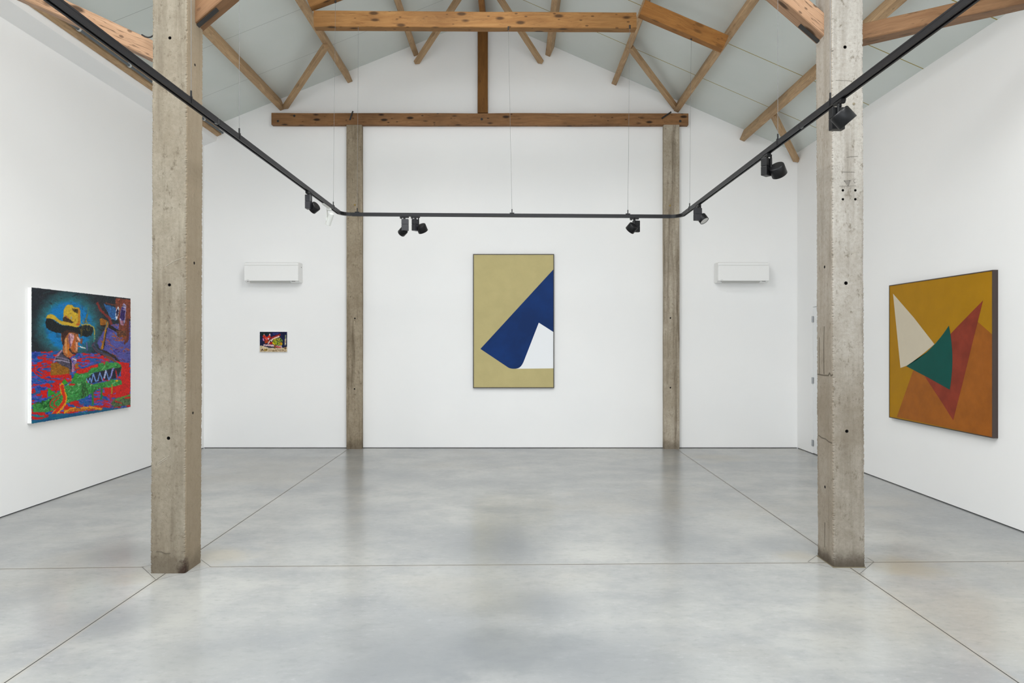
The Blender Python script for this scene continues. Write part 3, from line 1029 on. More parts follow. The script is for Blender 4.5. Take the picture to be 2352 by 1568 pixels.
spot(on_left(708.5), math.radians(90), (0.036, 0.06, -0.135), (-0.78, 0.30, -0.50), 'grey-boxed black spotlight on the left track run, beside the slim white lamp', hs=0.84)
spot(on_cross(930), math.radians(0), (-0.028, 0.072, -0.158), (-0.62, 0.55, -0.50), 'grey-boxed spotlight on the cross track, left one of the pair, head hidden behind', (0.008, 0), hs=0.82)
spot(on_cross(955), math.radians(55), (0.070, 0.02, -0.130), (0.30, 0.45, -0.75), 'black spotlight on the cross track, right one of the pair, head out sideways')
spot(on_cross(1459), math.radians(12), (-0.040, -0.07, -0.125), (-0.52, 0.45, -0.62), 'black spotlight hanging alone near the right end of the cross track', (0.022, 0), box_mat='black')
spot(on_right(1604), math.radians(20), (0.050, 0.02, -0.135), (0.42, -0.42, -0.78), 'black spotlight at the right track corner with its pale lens facing out', (-0.008, 0), hs=0.86)
spot(on_right(1761), math.radians(42), (0.072, -0.03, -0.125), (0.50, 0.45, -0.70), 'black spotlight halfway along the right track run, in front of the white back corner', (-0.008, 0), box_mat='black')
spot(on_right(1928), math.radians(2), (-0.024, -0.095, -0.128), (0.65, -0.07, -0.76), 'black spotlight in front of the pale near column, largest and nearest of the lamps', (0.0, 0.03), box_mat='black')

# small white projector at the left corner
pt = on_left(757.5)
r = empty('track_spotlight', pt, 'slim white cylinder spotlight at the left corner of the track', 'spotlight', None, 'thing')
bm = bmesh.new()
bm_box(bm, pt + Vector((-0.005, -0.11, -0.007)), (0.026, 0.26, 0.014), bevel=0.003)
bm_box(bm, pt + Vector((-0.01, 0.0, -0.02)), (0.05, 0.035, 0.02), bevel=0.004)
mesh_obj('track_adapter', bm, M['white_metal'], r)
bm = bmesh.new()
bm_box(bm, pt + Vector((-0.030, 0, -0.075)), (0.007, 0.035, 0.13), bevel=0.002)
mesh_obj('bracket', bm, M['white_metal'], r)
ax = Vector((-0.36, 0.30, -0.80)).normalized()
hc = pt + Vector((0.0, 0.0, -0.115))
bm = bmesh.new()
bm_lathe(bm, [(0, -0.066), (0.018, -0.066), (0.0185, -0.063), (0.021, -0.063), (0.0275, -0.056), (0.029, -0.05), (0.029, 0.068), (0.027, 0.072), (0.024, 0.066), (0, 0.064)], hc, ax, 28)
h = mesh_obj('lamp_head', bm, M['white_metal'], r)
bm = bmesh.new()
bm_cyl(bm, pt + Vector((-0.036, -0.004, -0.125)), pt + Vector((-0.010, -0.004, -0.125)), 0.006, 10)
mesh_obj('pivot_screw', bm, M['ac_dark'], r)


# ------------------------------------------------------------------ air conditioners
def air_con(x0, x1, label, side):
    r = empty('air_conditioner', ((x0 + x1) / 2, YB, 2.48), label, 'air conditioner', 'white wall air conditioners', 'thing')
    yf = YB - 0.21
    z0, z1 = 2.483, 2.782
    prof = [(YB - 0.001, z0), (yf + 0.055, z0), (yf + 0.014, z0 + 0.022), (yf + 0.012, z1 - 0.05), (yf + 0.012, z1 - 0.03), (yf + 0.022, z1 - 0.009), (yf + 0.05, z1), (YB - 0.001, z1)]
    bm = bmesh.new()
    a = [bm.verts.new((x0, y, z)) for y, z in prof]
    b = [bm.verts.new((x1, y, z)) for y, z in prof]
    bm.faces.new(a); bm.faces.new(list(reversed(b)))
    for i in range(len(prof)):
        j = (i + 1) % len(prof)
        bm.faces.new((a[i], b[i], b[j], a[j]))
    ends = [e for e in bm.edges if (abs(e.verts[0].co.x - e.verts[1].co.x) < 1e-6)]
    bmesh.ops.bevel(bm, geom=ends, offset=0.008, segments=2, affect='EDGES')
    mesh_obj('housing', bm, M['ac'], r)
    bm = bmesh.new()
    bm_box(bm, ((x0 + x1) / 2, yf + 0.006, (z0 + 0.021 + z1 - 0.052) / 2), (x1 - x0 - 0.004, 0.014, z1 - z0 - 0.073), bevel=0.003)
    mesh_obj('front_panel', bm, M['ac'], r)
    bm = bmesh.new()
    bm_box(bm, ((x0 + x1) / 2, yf + 0.008, z1 - 0.030), (x1 - x0 - 0.004, 0.012, 0.036), bevel=0.004)
    mesh_obj('top_panel', bm, M['ac'], r)
    bm = bmesh.new()
    R = Matrix.Rotation(math.radians(-28), 3, 'X')
    bm_box(bm, ((x0 + x1) / 2 - 0.03, yf + 0.033, z0 + 0.008), (x1 - x0 - 0.20, 0.052, 0.007), R, bevel=0.002)
    mesh_obj('air_flap', bm, M['ac_grey'], r)
    bm = bmesh.new()
    bm_box(bm, (x1 - 0.075, yf + 0.016, z0 + 0.0155), (0.05, 0.006, 0.006))
    mesh_obj('display', bm, M['ac_dark'], r)
    bm = bmesh.new()
    bm_box(bm, (x0 + 0.05, yf + 0.016, z0 + 0.014), (0.012, 0.006, 0.008))
    mesh_obj('sensor_eye', bm, M['ac_dark'], r)
    bm = bmesh.new()
    bm_box(bm, (x0 + 0.055, yf - 0.0012, z0 + 0.034), (0.036, 0.001, 0.006))
    mesh_obj('logo', bm, M['ac_grey'], r)
    if side:
        bm = bmesh.new()
        bm_cyl(bm, (x1 - 0.002, YB - 0.06, z1 - 0.065), (x1 + 0.003, YB - 0.06, z1 - 0.065), 0.007, 10)
        mesh_obj('side_screw', bm, M['ac_dark'], r)


air_con(-3.972, -3.172, 'white wall air conditioner above the small painting', True)
air_con(3.034, 3.790, 'white wall air conditioner alone on the wall right of the back columns', False)

# ------------------------------------------------------------------ paintings
def homography(src, dst):
    A = []
    for (x, y), (u, v) in zip(src, dst):
        A.append([x, y, 1, 0, 0, 0, -u * x, -u * y, -u])
        A.append([0, 0, 0, x, y, 1, -v * x, -v * y, -v])
    _, _, V = np.linalg.svd(np.array(A, float))
    return V[-1].reshape(3, 3)


def hmap(H, x, y):
    w = H[2, 0] * x + H[2, 1] * y + H[2, 2]
    return (H[0, 0] * x + H[0, 1] * y + H[0, 2]) / w, (H[1, 0] * x + H[1, 1] * y + H[1, 2]) / w


def smooth_poly(pts, n=6):
    """closed outline; points given as (x, y) are corners, (x, y, 1) are passed smoothly"""
    return [(p[0], p[1]) for p in pts]


def flat_shapes(name, parent, corner, eu, ev, nrm, shapes, mats, size):
    """painted areas: layers of polygons in (u, v) 0..1 of the canvas, each a coat of paint above the last"""
    bm = bmesh.new()
    corner, eu, ev, nrm = Vector(corner), Vector(eu), Vector(ev), Vector(nrm)
    for i, (mi, poly) in enumerate(shapes):
        off = nrm * (0.0004 + 0.0004 * i)
        vs = [bm.verts.new(corner + eu * u + ev * v + off) for u, v in poly]
        f = bm.faces.new(vs)
        f.material_index = mi
    bmesh.ops.triangulate(bm, faces=bm.faces[:])
    for f in bm.faces:
        f.normal_update()
        if f.normal.dot(nrm) < 0:
            f.normal_flip()
    me = bpy.data.meshes.new(name)
    bm.to_mesh(me); bm.free()
    for m_ in mats:
        me.materials.append(m_)
    o = bpy.data.objects.new(name, me)
    COL.objects.link(o)
    return to_part(o, parent)


def frame_part(parent, corner, eu, ev, nrm, t, depth, lip, mat):
    corner, eu, ev, nrm = Vector(corner), Vector(eu), Vector(ev), Vector(nrm)
    un, vn = eu.normalized(), ev.normalized()
    R = Matrix((un, vn, nrm)).transposed()
    W, H = eu.length, ev.length
    bm = bmesh.new()
    mid = corner + eu / 2 + ev / 2
    zc = nrm * (lip - depth / 2)
    bm_box(bm, mid - vn * (H / 2 + t / 2) + zc, (W + 2 * t, t, depth), R)
    bm_box(bm, mid + vn * (H / 2 + t / 2) + zc, (W + 2 * t, t, depth), R)
    bm_box(bm, mid - un * (W / 2 + t / 2) + zc, (t, H, depth), R)
    bm_box(bm, mid + un * (W / 2 + t / 2) + zc, (t, H, depth), R)
    return mesh_obj('frame', bm, mat, parent)


def curve(p0, p1, p2, n=10):
    return [((1 - t) ** 2 * p0[0] + 2 * t * (1 - t) * p1[0] + t * t * p2[0],
             (1 - t) ** 2 * p0[1] + 2 * t * (1 - t) * p1[1] + t * t * p2[1]) for t in [i / n for i in range(n + 1)]]


# centre: blue and white shapes on olive
dC = YB - 0.045
tl, br = P(1088.3, 585, dC), P(1271.0, 889.2, dC)
pc = empty('painting', ((tl.x + br.x) / 2, YB, br.z), 'tall framed abstract painting of a blue and white shape on olive', 'painting', 'paintings on the walls', 'thing')
eu, ev = Vector((br.x - tl.x, 0, 0)), Vector((0, 0, br.z - tl.z))
nrm = Vector((0, -1, 0))
bm = bmesh.new()
bm_box(bm, tl + eu / 2 + ev / 2 + Vector((0, 0.0215, 0)), (eu.length, 0.043, ev.length))
mesh_obj('canvas', bm, M['olive'], pc)
uv = lambda x, y: ((x - 165) / 798.0, (y - 107) / 1328.0)
low = curve((497, 1227), (522, 1249), (566, 1249), 6) + curve((566, 1249), (628, 1249), (652, 1203), 8)[1:]
edge = low + curve((652, 1203), (662, 1186), (690, 1114), 4)[1:]
bluep = [(963, 254), (231, 1050)] + edge + [(817, 787), (963, 880)]
whitep = [(817, 787), (963, 880), (963, 1245), (590, 1249)] + list(reversed(curve((690, 1114), (662, 1186), (652, 1203), 4)))[:0] + \
         [(600, 1247), (622, 1238), (640, 1222), (652, 1203), (664, 1181), (690, 1114)]
flat_shapes('painted_shapes', pc, tl, eu, ev, nrm, [(1, [uv(*p) for p in whitep]), (0, [uv(*p) for p in bluep])], [M['blue'], M['white_paint']], None)
frame_part(pc, tl, eu, ev, nrm, 0.011, 0.048, 0.005, M['frame2'])

# right: geometric painting on mustard
xf = XR - 0.045
c0 = lambda px, py, face: P(px, py, face * F / (px - CX))
y_far, y_near = xf * F / (2043.5 - CX), xf * F / (2279.3 - CX)
# wide, clean rectangle on the wall
zt_, zb_ = 2.228, 0.757
tl = Vector((xf, y_far, zt_))
eu, ev = Vector((0, y_near - y_far, 0)), Vector((0, 0, zb_ - zt_))
nrm = Vector((-1, 0, 0))
pr = empty('painting', (XR, (y_far + y_near) / 2, zb_), 'square abstract painting of sharp triangles on mustard on the right wall', 'painting', 'paintings on the walls', 'thing')
bm = bmesh.new()
bm_box(bm, tl + eu / 2 + ev / 2 + Vector((0.0215, 0, 0)), (0.043, eu.length, ev.length))
mesh_obj('canvas', bm, M['mustard'], pr)
H8 = homography([(215, 268), (1020, 140), (1025, 1438), (217, 1293)], [(0, 0), (1, 0), (1, 1), (0, 1)])
h8 = lambda pts: [tuple(np.clip(hmap(H8, *p), 0.0, 1.0)) for p in pts]
orange = [(1021, 635), (905, 535), (560, 800), (400, 930), (273, 1294), (1025, 1438)]
rust = [(949, 370), (845, 477), (740, 586), (600, 740), (495, 973), (620, 1160), (718, 1312), (800, 985), (862, 725)]
cream = [(242, 326), (405, 510), (569, 717)] + curve((569, 717), (460, 815), (355, 888), 8)[1:] + [(302, 908)]
green = [(682, 570)] + curve((682, 570), (735, 810), (691, 1072), 14)[1:] + [(520, 980), (347, 893)] + curve((347, 893), (545, 790), (682, 570), 14)[1:-1]
flat_shapes('painted_shapes', pr, tl, eu, ev, nrm, [(0, h8(orange)), (1, h8(rust)), (2, h8(cream)), (3, h8(green))],
            [M['ochre'], M['rust'], M['cream'], M['green']], None)
frame_part(pr, tl, eu, ev, nrm, 0.009, 0.048, 0.003, M['frame'])


# ---- raster painter for the two brushy pictures (paint laid as colour per vertex of the canvas)
class Painter:
    def __init__(s, W, H, Hinv):
        s.W, s.H = W, H
        u, v = np.meshgrid(np.linspace(0, 1, W), np.linspace(0, 1, H))
        s.X, s.Y = hmap(Hinv, u, v)
        s.C = np.zeros((H, W, 3))
        s.u, s.v = u, v

    def noise(s, sx, sy, seed, octaves=3, rot=0.0):
        out = np.zeros((s.H, s.W)); amp = 1.0; tot = 0
        c_, s_n = math.cos(rot), math.sin(rot)
        x0 = (s.X * c_ + s.Y * s_n); y0 = (-s.X * s_n + s.Y * c_)
        for o in range(octaves):
            r = np.random.default_rng(seed * 17 + o).random((97, 97))
            x = x0 / sx * 2 ** o + 40; y = y0 / sy * 2 ** o + 40
            xi, yi = np.floor(x).astype(int), np.floor(y).astype(int)
            fx, fy = x - xi, y - yi
            fx, fy = fx * fx * (3 - 2 * fx), fy * fy * (3 - 2 * fy)
            a, b = r[yi % 97, xi % 97], r[yi % 97, (xi + 1) % 97]
            c, d = r[(yi + 1) % 97, xi % 97], r[(yi + 1) % 97, (xi + 1) % 97]
            out += amp * ((a * (1 - fx) + b * fx) * (1 - fy) + (c * (1 - fx) + d * fx) * fy)
            tot += amp; amp *= 0.55
        return out / tot

    def put(s, mask, col):
        m = np.clip(mask, 0, 1)[..., None]
        col = np.asarray(col, float)
        s.C = s.C * (1 - m) + col * m

    def inside(s, pts, rag=0.0, seed=1):
        X, Y = s.X, s.Y
        if rag:
            X = X + (s.noise(3.0, 3.0, seed, 2) - 0.5) * 2 * rag
            Y = Y + (s.noise(3.0, 3.0, seed + 50, 2) - 0.5) * 2 * rag
        m = np.zeros(X.shape, bool)
        n = len(pts)
        for i in range(n):
            x1, y1 = pts[i]; x2, y2 = pts[(i + 1) % n]
            if y1 == y2: continue
            c = ((y1 > Y) != (y2 > Y)) & (X < (x2 - x1) * (Y - y1) / (y2 - y1) + x1)
            m ^= c
        return m.astype(float)

    def poly(s, pts, col, rag=0.6, seed=1, var=0.12, alpha=1.0):
        m = s.inside(pts, rag, seed) * alpha
        col = np.asarray(col, float)
        n = (s.noise(2.2, 2.2, seed + 9, 3) - 0.5) * 2
        s.put(m, np.clip(col * (1 + var * n[..., None] * 2.0), 0, 255))
        return m

    def seg(s, pts):
        d = np.full(s.X.shape, 1e9)
        for (x1, y1), (x2, y2) in zip(pts[:-1], pts[1:]):
            dx, dy = x2 - x1, y2 - y1
            t = np.clip(((s.X - x1) * dx + (s.Y - y1) * dy) / (dx * dx + dy * dy + 1e-9), 0, 1)
            d = np.minimum(d, np.hypot(s.X - x1 - t * dx, s.Y - y1 - t * dy))
        return d

    def stroke(s, pts, w, col, alpha=1.0, rag=0.3, seed=2):
        d = s.seg(pts)
        if rag:
            d = d + (s.noise(2.0, 2.0, seed, 2) - 0.5) * 2 * rag * w
        s.put(np.clip((w / 2 - d) / 0.45 + 0.5, 0, 1) * alpha, col)

    def scatter(s, n, mask, cols, length, w, ang, jit, seed, alpha=0.9):
        r = np.random.default_rng(seed)
        ys, xs = np.nonzero(mask > 0.5)
        if len(ys) == 0: return
        for _ in range(n):
            k = r.integers(len(ys))
            x, y = s.X[ys[k], xs[k]], s.Y[ys[k], xs[k]]
            a = ang + r.normal(0, jit)
            L = length * r.uniform(0.5, 1.4)
            c = cols[r.integers(len(cols))]
            x2, y2 = x + L * math.cos(a), y + L * math.sin(a)
            xm, ym = (x + x2) / 2 + r.normal(0, L * 0.1), (y + y2) / 2 + r.normal(0, L * 0.1)
            pad = w * 2 + L
            sel = (np.abs(s.X - x) < pad * 1.6) & (np.abs(s.Y - y) < pad * 1.6)
            yy_, xx_ = np.nonzero(sel)
            if len(yy_) == 0: continue
            a0, a1, b0, b1 = yy_.min(), yy_.max() + 1, xx_.min(), xx_.max() + 1
            X, Y = s.X[a0:a1, b0:b1], s.Y[a0:a1, b0:b1]
            d = np.full(X.shape, 1e9)
            for (p, q), (p2, q2) in (((x, y), (xm, ym)), ((xm, ym), (x2, y2))):
                dx, dy = p2 - p, q2 - q
                t = np.clip(((X - p) * dx + (Y - q) * dy) / (dx * dx + dy * dy + 1e-9), 0, 1)
                d = np.minimum(d, np.hypot(X - p - t * dx, Y - q - t * dy))
            ww = w * r.uniform(0.6, 1.3)
            m = np.clip((ww / 2 - d) / 0.45 + 0.5, 0, 1) * alpha
            m = m * mask[a0:a1, b0:b1]
            s.C[a0:a1, b0:b1] = s.C[a0:a1, b0:b1] * (1 - m[..., None]) + np.asarray(c, float) * m[..., None]

    def finish(s, warp, n, length, w, seed):
        """drag the wet paint about and add short brush marks in the colours already there"""
        dx = (s.noise(2.2, 2.2, seed, 2) - 0.5) * 2 * warp
        dy = (s.noise(2.2, 2.2, seed + 3, 2) - 0.5) * 2 * warp
        px_u = abs(s.X[:, -1] - s.X[:, 0]).mean() / s.W
        jj = np.clip(np.arange(s.W)[None, :] + dx / px_u, 0, s.W - 1).astype(int)
        ii = np.clip(np.arange(s.H)[:, None] + dy / px_u, 0, s.H - 1).astype(int)
        s.C = s.C[ii, jj]
        r = np.random.default_rng(seed)
        base = s.C.copy()
        for _ in range(n):
            i, j = r.integers(s.H), r.integers(s.W)
            c = np.clip(base[i, j] * r.normal(1.0, 0.22) + r.normal(0, 7, 3), 0, 255)
            a = r.normal(0.1, 0.9)
            L = length * r.uniform(0.4, 1.3)
            R = int((L + w) / px_u) + 2
            a0, a1, b0, b1 = max(i - R, 0), min(i + R, s.H), max(j - R, 0), min(j + R, s.W)
            X, Y = s.X[a0:a1, b0:b1] - s.X[i, j], s.Y[a0:a1, b0:b1] - s.Y[i, j]
            ux, uy = math.cos(a), math.sin(a)
            t = np.clip(X * ux + Y * uy, -L / 2, L / 2)
            d = np.hypot(X - t * ux, Y - t * uy)
            m = np.clip((w * r.uniform(0.5, 1.2) / 2 - d) / 0.35 + 0.5, 0, 1)[..., None] * 0.6
            s.C[a0:a1, b0:b1] = s.C[a0:a1, b0:b1] * (1 - m) + c * m
        k = s.C
        s.C = (k * 2 + np.roll(k, 1, 0) + np.roll(k, -1, 0) + np.roll(k, 1, 1) + np.roll(k, -1, 1)) / 6

    def build(s, name, parent, corner, eu, ev, nrm, mat):
        corner, eu, ev, nrm = (np.array(q) for q in (corner, eu, ev, nrm))
        relief = (s.noise(1.6, 1.6, 77, 2) - 0.5) * 0.0022
        co = corner + s.u[..., None] * eu + s.v[..., None] * ev + nrm * (0.0020 + relief[..., None])
        W, H = s.W, s.H
        rag = np.random.default_rng(5)
        for sl, dv in ((np.s_[:, 0], -eu), (np.s_[:, -1], eu), (np.s_[0, :], -ev), (np.s_[-1, :], ev)):
            k_ = co[sl].shape[0]
            q = np.clip(np.interp(np.arange(k_), np.arange(0, k_ + 3, 3), rag.normal(0, 1, len(np.arange(0, k_ + 3, 3)))), -0.2, 2.4)
            co[sl] += dv / np.linalg.norm(dv) * (0.0017 * q)[:, None] * (1 if W > 200 else 0.4)
        idx = np.arange(W * H).reshape(H, W)
        f = np.stack([idx[:-1, :-1], idx[1:, :-1], idx[1:, 1:], idx[:-1, 1:]], -1).reshape(-1, 4)
        me = bpy.data.meshes.new(name)
        me.from_pydata(co.reshape(-1, 3).tolist(), [], f.tolist())
        v0 = me.polygons[0].normal
        if v0.dot(Vector(nrm)) < 0:
            me.flip_normals()
        at = me.color_attributes.new('paint', 'FLOAT_COLOR', 'POINT')
        c = np.ones((W * H, 4), np.float32)
        c[:, :3] = np.clip(lin(np.clip(s.C, 0, 255).reshape(-1, 3)) * 1.08, 0, 0.95)
        at.data.foreach_set('color', c.ravel())
        me.materials.append(mat)
        o = bpy.data.objects.new(name, me)
        COL.objects.link(o)
        return to_part(o, parent)


m = NT('oil_paint', 0.5, 0.15)
va = m.n('ShaderNodeVertexColor', None, layer_name='paint')
m.col(va.outputs['Color'])
M['oil'] = m.m

# ---- left wall: the cowboy painting
xf = XL + 0.042
y0, y1 = -xf * F / (CX - 72.1), -xf * F / (CX - 299.4)
zt_, zb_ = 2.123, 0.816
pl = empty('painting', (XL, (y0 + y1) / 2, zb_), 'large colourful painting of a man in a yellow hat above a green crocodile', 'painting', 'paintings on the walls', 'thing')
tl = Vector((xf, y0, zt_))
eu, ev = Vector((0, y1 - y0, 0)), Vector((0, 0, zb_ - zt_))
nrm = Vector((1, 0, 0))
bm = bmesh.new()
bm_box(bm, tl + eu / 2 + ev / 2 + Vector((-0.0205, 0, 0)), (0.041, eu.length, ev.length), bevel=0.004)
mesh_obj('canvas', bm, M['canvas'], pl)
corners = [(72.1, 659.5), (299.5, 686.0), (299.5, 935.2), (72.1, 972.0)]
Hinv = homography([(0, 0), (1, 0), (1, 1), (0, 1)], corners)
pt_ = Painter(600, 460, Hinv)
A = lambda *p: [(60 + x / 9.224, 650 + y / 9.224) for x, y in p]
B = lambda *p: [(60 + x / 8.712, 800 + y / 8.712) for x, y in p]
X, Y = pt_.X, pt_.Y
# night sky with blue halo
n = pt_.noise(9, 6, 3, 4)
pt_.C[:] = np.array([33, 38, 44]) * (0.85 + 0.45 * n[..., None])
cx_, cy_ = A((880, 900))[0]
r = np.hypot((X - cx_ - 2) / 66.0, (Y - cy_) / 68.0) + (n - 0.5) * 0.25
pt_.put(np.clip((1.28 - r) / 0.28, 0, 1), (44, 88, 96))
pt_.put(np.clip((1.0 - r) / 0.16, 0, 1), (38, 112, 128))
pt_.put(np.clip((0.86 - r) / 0.12, 0, 1), (12, 122, 190))
pt_.put(np.clip((n - 0.55) * 6, 0, 1) * (r < 0.9), (24, 96, 138))
allm = np.ones(X.shape)
pt_.scatter(70, (r > 0.95).astype(float) * (Y < 800), [(26, 32, 38), (48, 66, 72), (58, 52, 66)], 16, 2.2, 0.3, 0.8, 5, 0.6)
pt_.scatter(16, (r < 0.85).astype(float), [(150, 110, 110), (100, 120, 140)], 5, 0.9, 0.25, 0.3, 6, 0.8)
# the purple and blue right side with tree trunk
rs = pt_.inside(A((1500, 1250), (1700, 900), (2230, 800), (2230, 1900), (1900, 1900), (1560, 1420)), 1.0, 8)
pt_.put(rs, (84, 84, 158))
pt_.scatter(150, rs, [(60, 110, 190), (44, 40, 110), (140, 60, 60), (120, 110, 200), (190, 90, 30), (70, 60, 140)], 8, 1.4, 0.1, 0.4, 9)
pt_.poly(A((1640, 440), (1900, 520), (1900, 800), (1780, 760)), (42, 96, 156), 1.5, 10)
pt_.scatter(24, pt_.inside(A((1640, 440), (1900, 520), (1900, 800), (1780, 760))), [(20, 60, 110), (110, 160, 200)], 4, 1.0, 0.9, 0.8, 11)
pt_.poly(A((1890, 320), (2225, 350), (2225, 760), (2180, 760), (2165, 1180), (2100, 1260), (1960, 1050), (1960, 800), (1900, 700)), (128, 62, 42), 0.8, 12, 0.2)
pt_.scatter(36, pt_.inside(A((1890, 320), (2225, 350), (2225, 760), (2165, 1180), (1960, 900))), [(96, 44, 30), (150, 80, 52), (70, 36, 30)], 14, 1.0, 1.5, 0.1, 13)
pt_.stroke(A((1500, 430), (1570, 570), (1690, 690), (1760, 740), (1800, 860)), 5.5, (128, 46, 42), 1, 0.3, 14)
pt_.stroke(A((1680, 420), (1780, 450), (1900, 470)), 3.0, (104, 56, 44), 1, 0.3, 15)
pt_.poly(A((1730, 860), (1960, 1000), (2100, 1030), (2080, 1110), (1900, 1040), (1740, 950)), (34, 26, 26), 0.8, 16)
pt_.poly(A((1900, 1010), (2120, 1010), (2100, 1160), (1930, 1140)), (96, 58, 38), 1.2, 17, 0.3)
pt_.scatter(26, pt_.inside(A((1790, 1120), (2100, 1110), (2080, 1240), (1850, 1220))), [(200, 104, 20), (150, 70, 30)], 5, 1.6, 0.3, 0.6, 18)
pt_.stroke(A((2150, 760), (2150, 1190), (2090, 1280)), 5, (96, 44, 36), 1, 0.3, 19)
# two pale blossoms / eyes
for p, col in ((A((1945, 480), (1965, 560), (1945, 700), (1905, 790), (1885, 700), (1905, 560)), (214, 214, 228)),
               (A((1945, 520), (1955, 600), (1935, 690), (1908, 730), (1905, 600)), (36, 26, 62)),
               (A((2060, 425), (2115, 470), (2110, 600), (2090, 820), (2060, 905), (2000, 880), (1975, 760), (2000, 560)), (150, 140, 176)),
               (A((2040, 470), (2100, 560), (2080, 780), (2030, 800), (1980, 740), (2010, 560)), (52, 36, 98)),
               (A((1990, 790), (2060, 800), (2060, 890), (2010, 885)), (170, 110, 130))):
    pt_.poly(p, col, 0.7, 21, 0.25)
pt_.stroke(A((2030, 500), (2100, 520)), 1.6, (226, 222, 232)); pt_.stroke(A((2040, 560), (2095, 570)), 1.2, (226, 222, 232))
# signpost arm
pt_.poly(A((1545, 750), (1620, 750), (1720, 800), (1720, 880), (1640, 915), (1570, 910)), (150, 92, 22), 0.8, 22, 0.25)
pt_.poly(A((1570, 900), (1690, 880), (1670, 930), (1600, 925)), (52, 34, 26), 0.6, 23)
pt_.stroke(A((1715, 850), (1685, 1000), (1655, 1180), (1600, 1400)), 5.2, (176, 116, 24), 1, 0.25, 24)
pt_.stroke(A((1715, 950), (1690, 1060), (1665, 1200), (1635, 1390)), 2.2, (30, 28, 30), 1, 0.3, 25)
pt_.stroke(A((1705, 830), (1690, 950)), 3.2, (120, 120, 96), 1, 0.3, 26)
# dark swirl under the post
for i, (c, w) in enumerate(((( 70, 78, 110), 4), ((52, 64, 72), 3), ((96, 60, 90), 2.4))):
    pt_.stroke(A((1560 - i * 60, 1130 + i * 60), (1430 - i * 20, 1290 + i * 20), (1480, 1400 + i * 25), (1700, 1500 + i * 20), (1900, 1600)), w, c, 0.85, 0.5, 27 + i)
pt_.stroke(A((1560, 1410), (1730, 1480), (1880, 1580), (1960, 1660)), 5, (48, 38, 30), 1, 0.4, 31)
pt_.stroke(A((1640, 1540), (1800, 1600), (1900, 1690)), 5, (122, 66, 30), 0.9, 0.5, 32)
# river of red, blue and violet
river = pt_.inside(A((100, 1450), (480, 1440), (700, 1430), (1000, 1480), (1500, 1480), (1900, 1700), (2230, 1780), (2230, 3200), (100, 3200)), 1.2, 33)
n1, n2 = pt_.noise(11, 3.4, 34, 3, 0.05), pt_.noise(9, 3.4, 35, 3, 0.05)
pt_.put(river, (28, 92, 162))
pt_.put(river * np.clip((n2 - 0.535) * 14, 0, 1), (94, 84, 184))
pt_.put(river * np.clip((n1 - 0.535) * 22, 0, 1), (204, 26, 20))
pt_.put(river * np.clip((0.36 - n1) * 14, 0, 1), (22, 60, 146))
pt_.scatter(70, river, [(200, 22, 18), (176, 30, 40), (26, 70, 160), (110, 96, 200), (20, 100, 140)], 13, 2.0, 0.02, 0.22, 36)
low = river * (Y > 905)
# red ring waves round the man
for k, (rx, ry) in enumerate(((50, 9), (60, 16), (66, 25))):
    w = np.linspace(0.55 * math.pi, 1.55 * math.pi, 14)
    cx_, cy_ = B((720, 420))[0]
    pt_.stroke([(cx_ + rx * math.cos(t) * 1.0, cy_ + ry * math.sin(-t) * 1.0) for t in w], 3.2, (200, 26, 20), 0.95, 0.5, 37 + k)
pt_.poly(B((1800, 250), (2060, 310), (2085, 760), (2060, 960), (1800, 990), (1560, 960), (1560, 820), (1880, 700), (1900, 420)), (204, 26, 22), 1.2, 41, 0.1)
pt_.poly(B((1200, 380), (1420, 320), (1440, 370), (1260, 430), (1100, 500), (980, 500), (1000, 440)), (208, 36, 20), 0.8, 42)
pt_.poly(B((480, 520), (900, 530), (900, 600), (700, 580), (480, 590)), (196, 26, 20), 1.0, 43)
pt_.poly(B((500, 700), (650, 680), (660, 800), (590, 890)), (202, 26, 22), 0.8, 44)
pt_.poly(B((280, 830), (400, 830), (420, 980), (330, 980)), (206, 24, 22), 1.0, 45)
pt_.scatter(40, pt_.inside(B((1440, 850), (1800, 860), (1760, 1080), (1380, 1090))), [(90, 84, 200), (200, 30, 50), (70, 80, 190)], 5, 1.4, 1.2, 0.8, 46)
# crocodile
pt_.poly(B((120, 1110), (330, 1060), (560, 930), (760, 760), (880, 690), (960, 520), (1130, 500), (1240, 470), (1300, 390), (1430, 380),
           (1440, 300), (1540, 290), (1620, 250), (1660, 300), (1800, 280), (1900, 330), (1910, 400), (1890, 470), (1720, 400), (1560, 440),
           (1330, 490), (1230, 590), (1200, 680), (1330, 720), (1660, 650), (1700, 620), (1900, 640), (1920, 720), (1700, 780), (1480, 790),
           (1300, 890), (1140, 1000), (900, 1060), (820, 1090), (640, 1190), (420, 1270), (130, 1260)), (58, 140, 66), 0.8, 47, 0.2)
croc = pt_.inside(B((330, 1060), (760, 760), (960, 520), (1240, 470), (1640, 270), (1900, 330), (1720, 400), (1230, 590), (1200, 690), (1660, 660),
                    (1900, 650), (1900, 720), (1480, 790), (1140, 1000), (640, 1190), (300, 1240)))
pt_.scatter(90, croc, [(120, 186, 116), (34, 104, 44), (150, 200, 150), (44, 124, 40), (70, 160, 80)], 8, 1.5, -0.5, 0.35, 48)
pt_.scatter(34, pt_.inside(B((1100, 640), (1300, 720), (1460, 800), (1220, 960), (1100, 1000))), [(26, 72, 34), (40, 60, 30)], 12, 1.6, 1.5, 0.12, 49)
pt_.scatter(30, pt_.inside(B((130, 1080), (500, 1000), (480, 1200), (140, 1200))), [(24, 78, 36), (36, 110, 40)], 8, 2.0, -0.4, 0.6, 50)
for q in (B((760, 600), (840, 690), (740, 740), (690, 700)), B((430, 780), (590, 900), (430, 970)), B((970, 490), (1030, 490), (1010, 580), (910, 650))):
    pt_.poly(q, (50, 150, 44), 0.5, 51, 0.1)
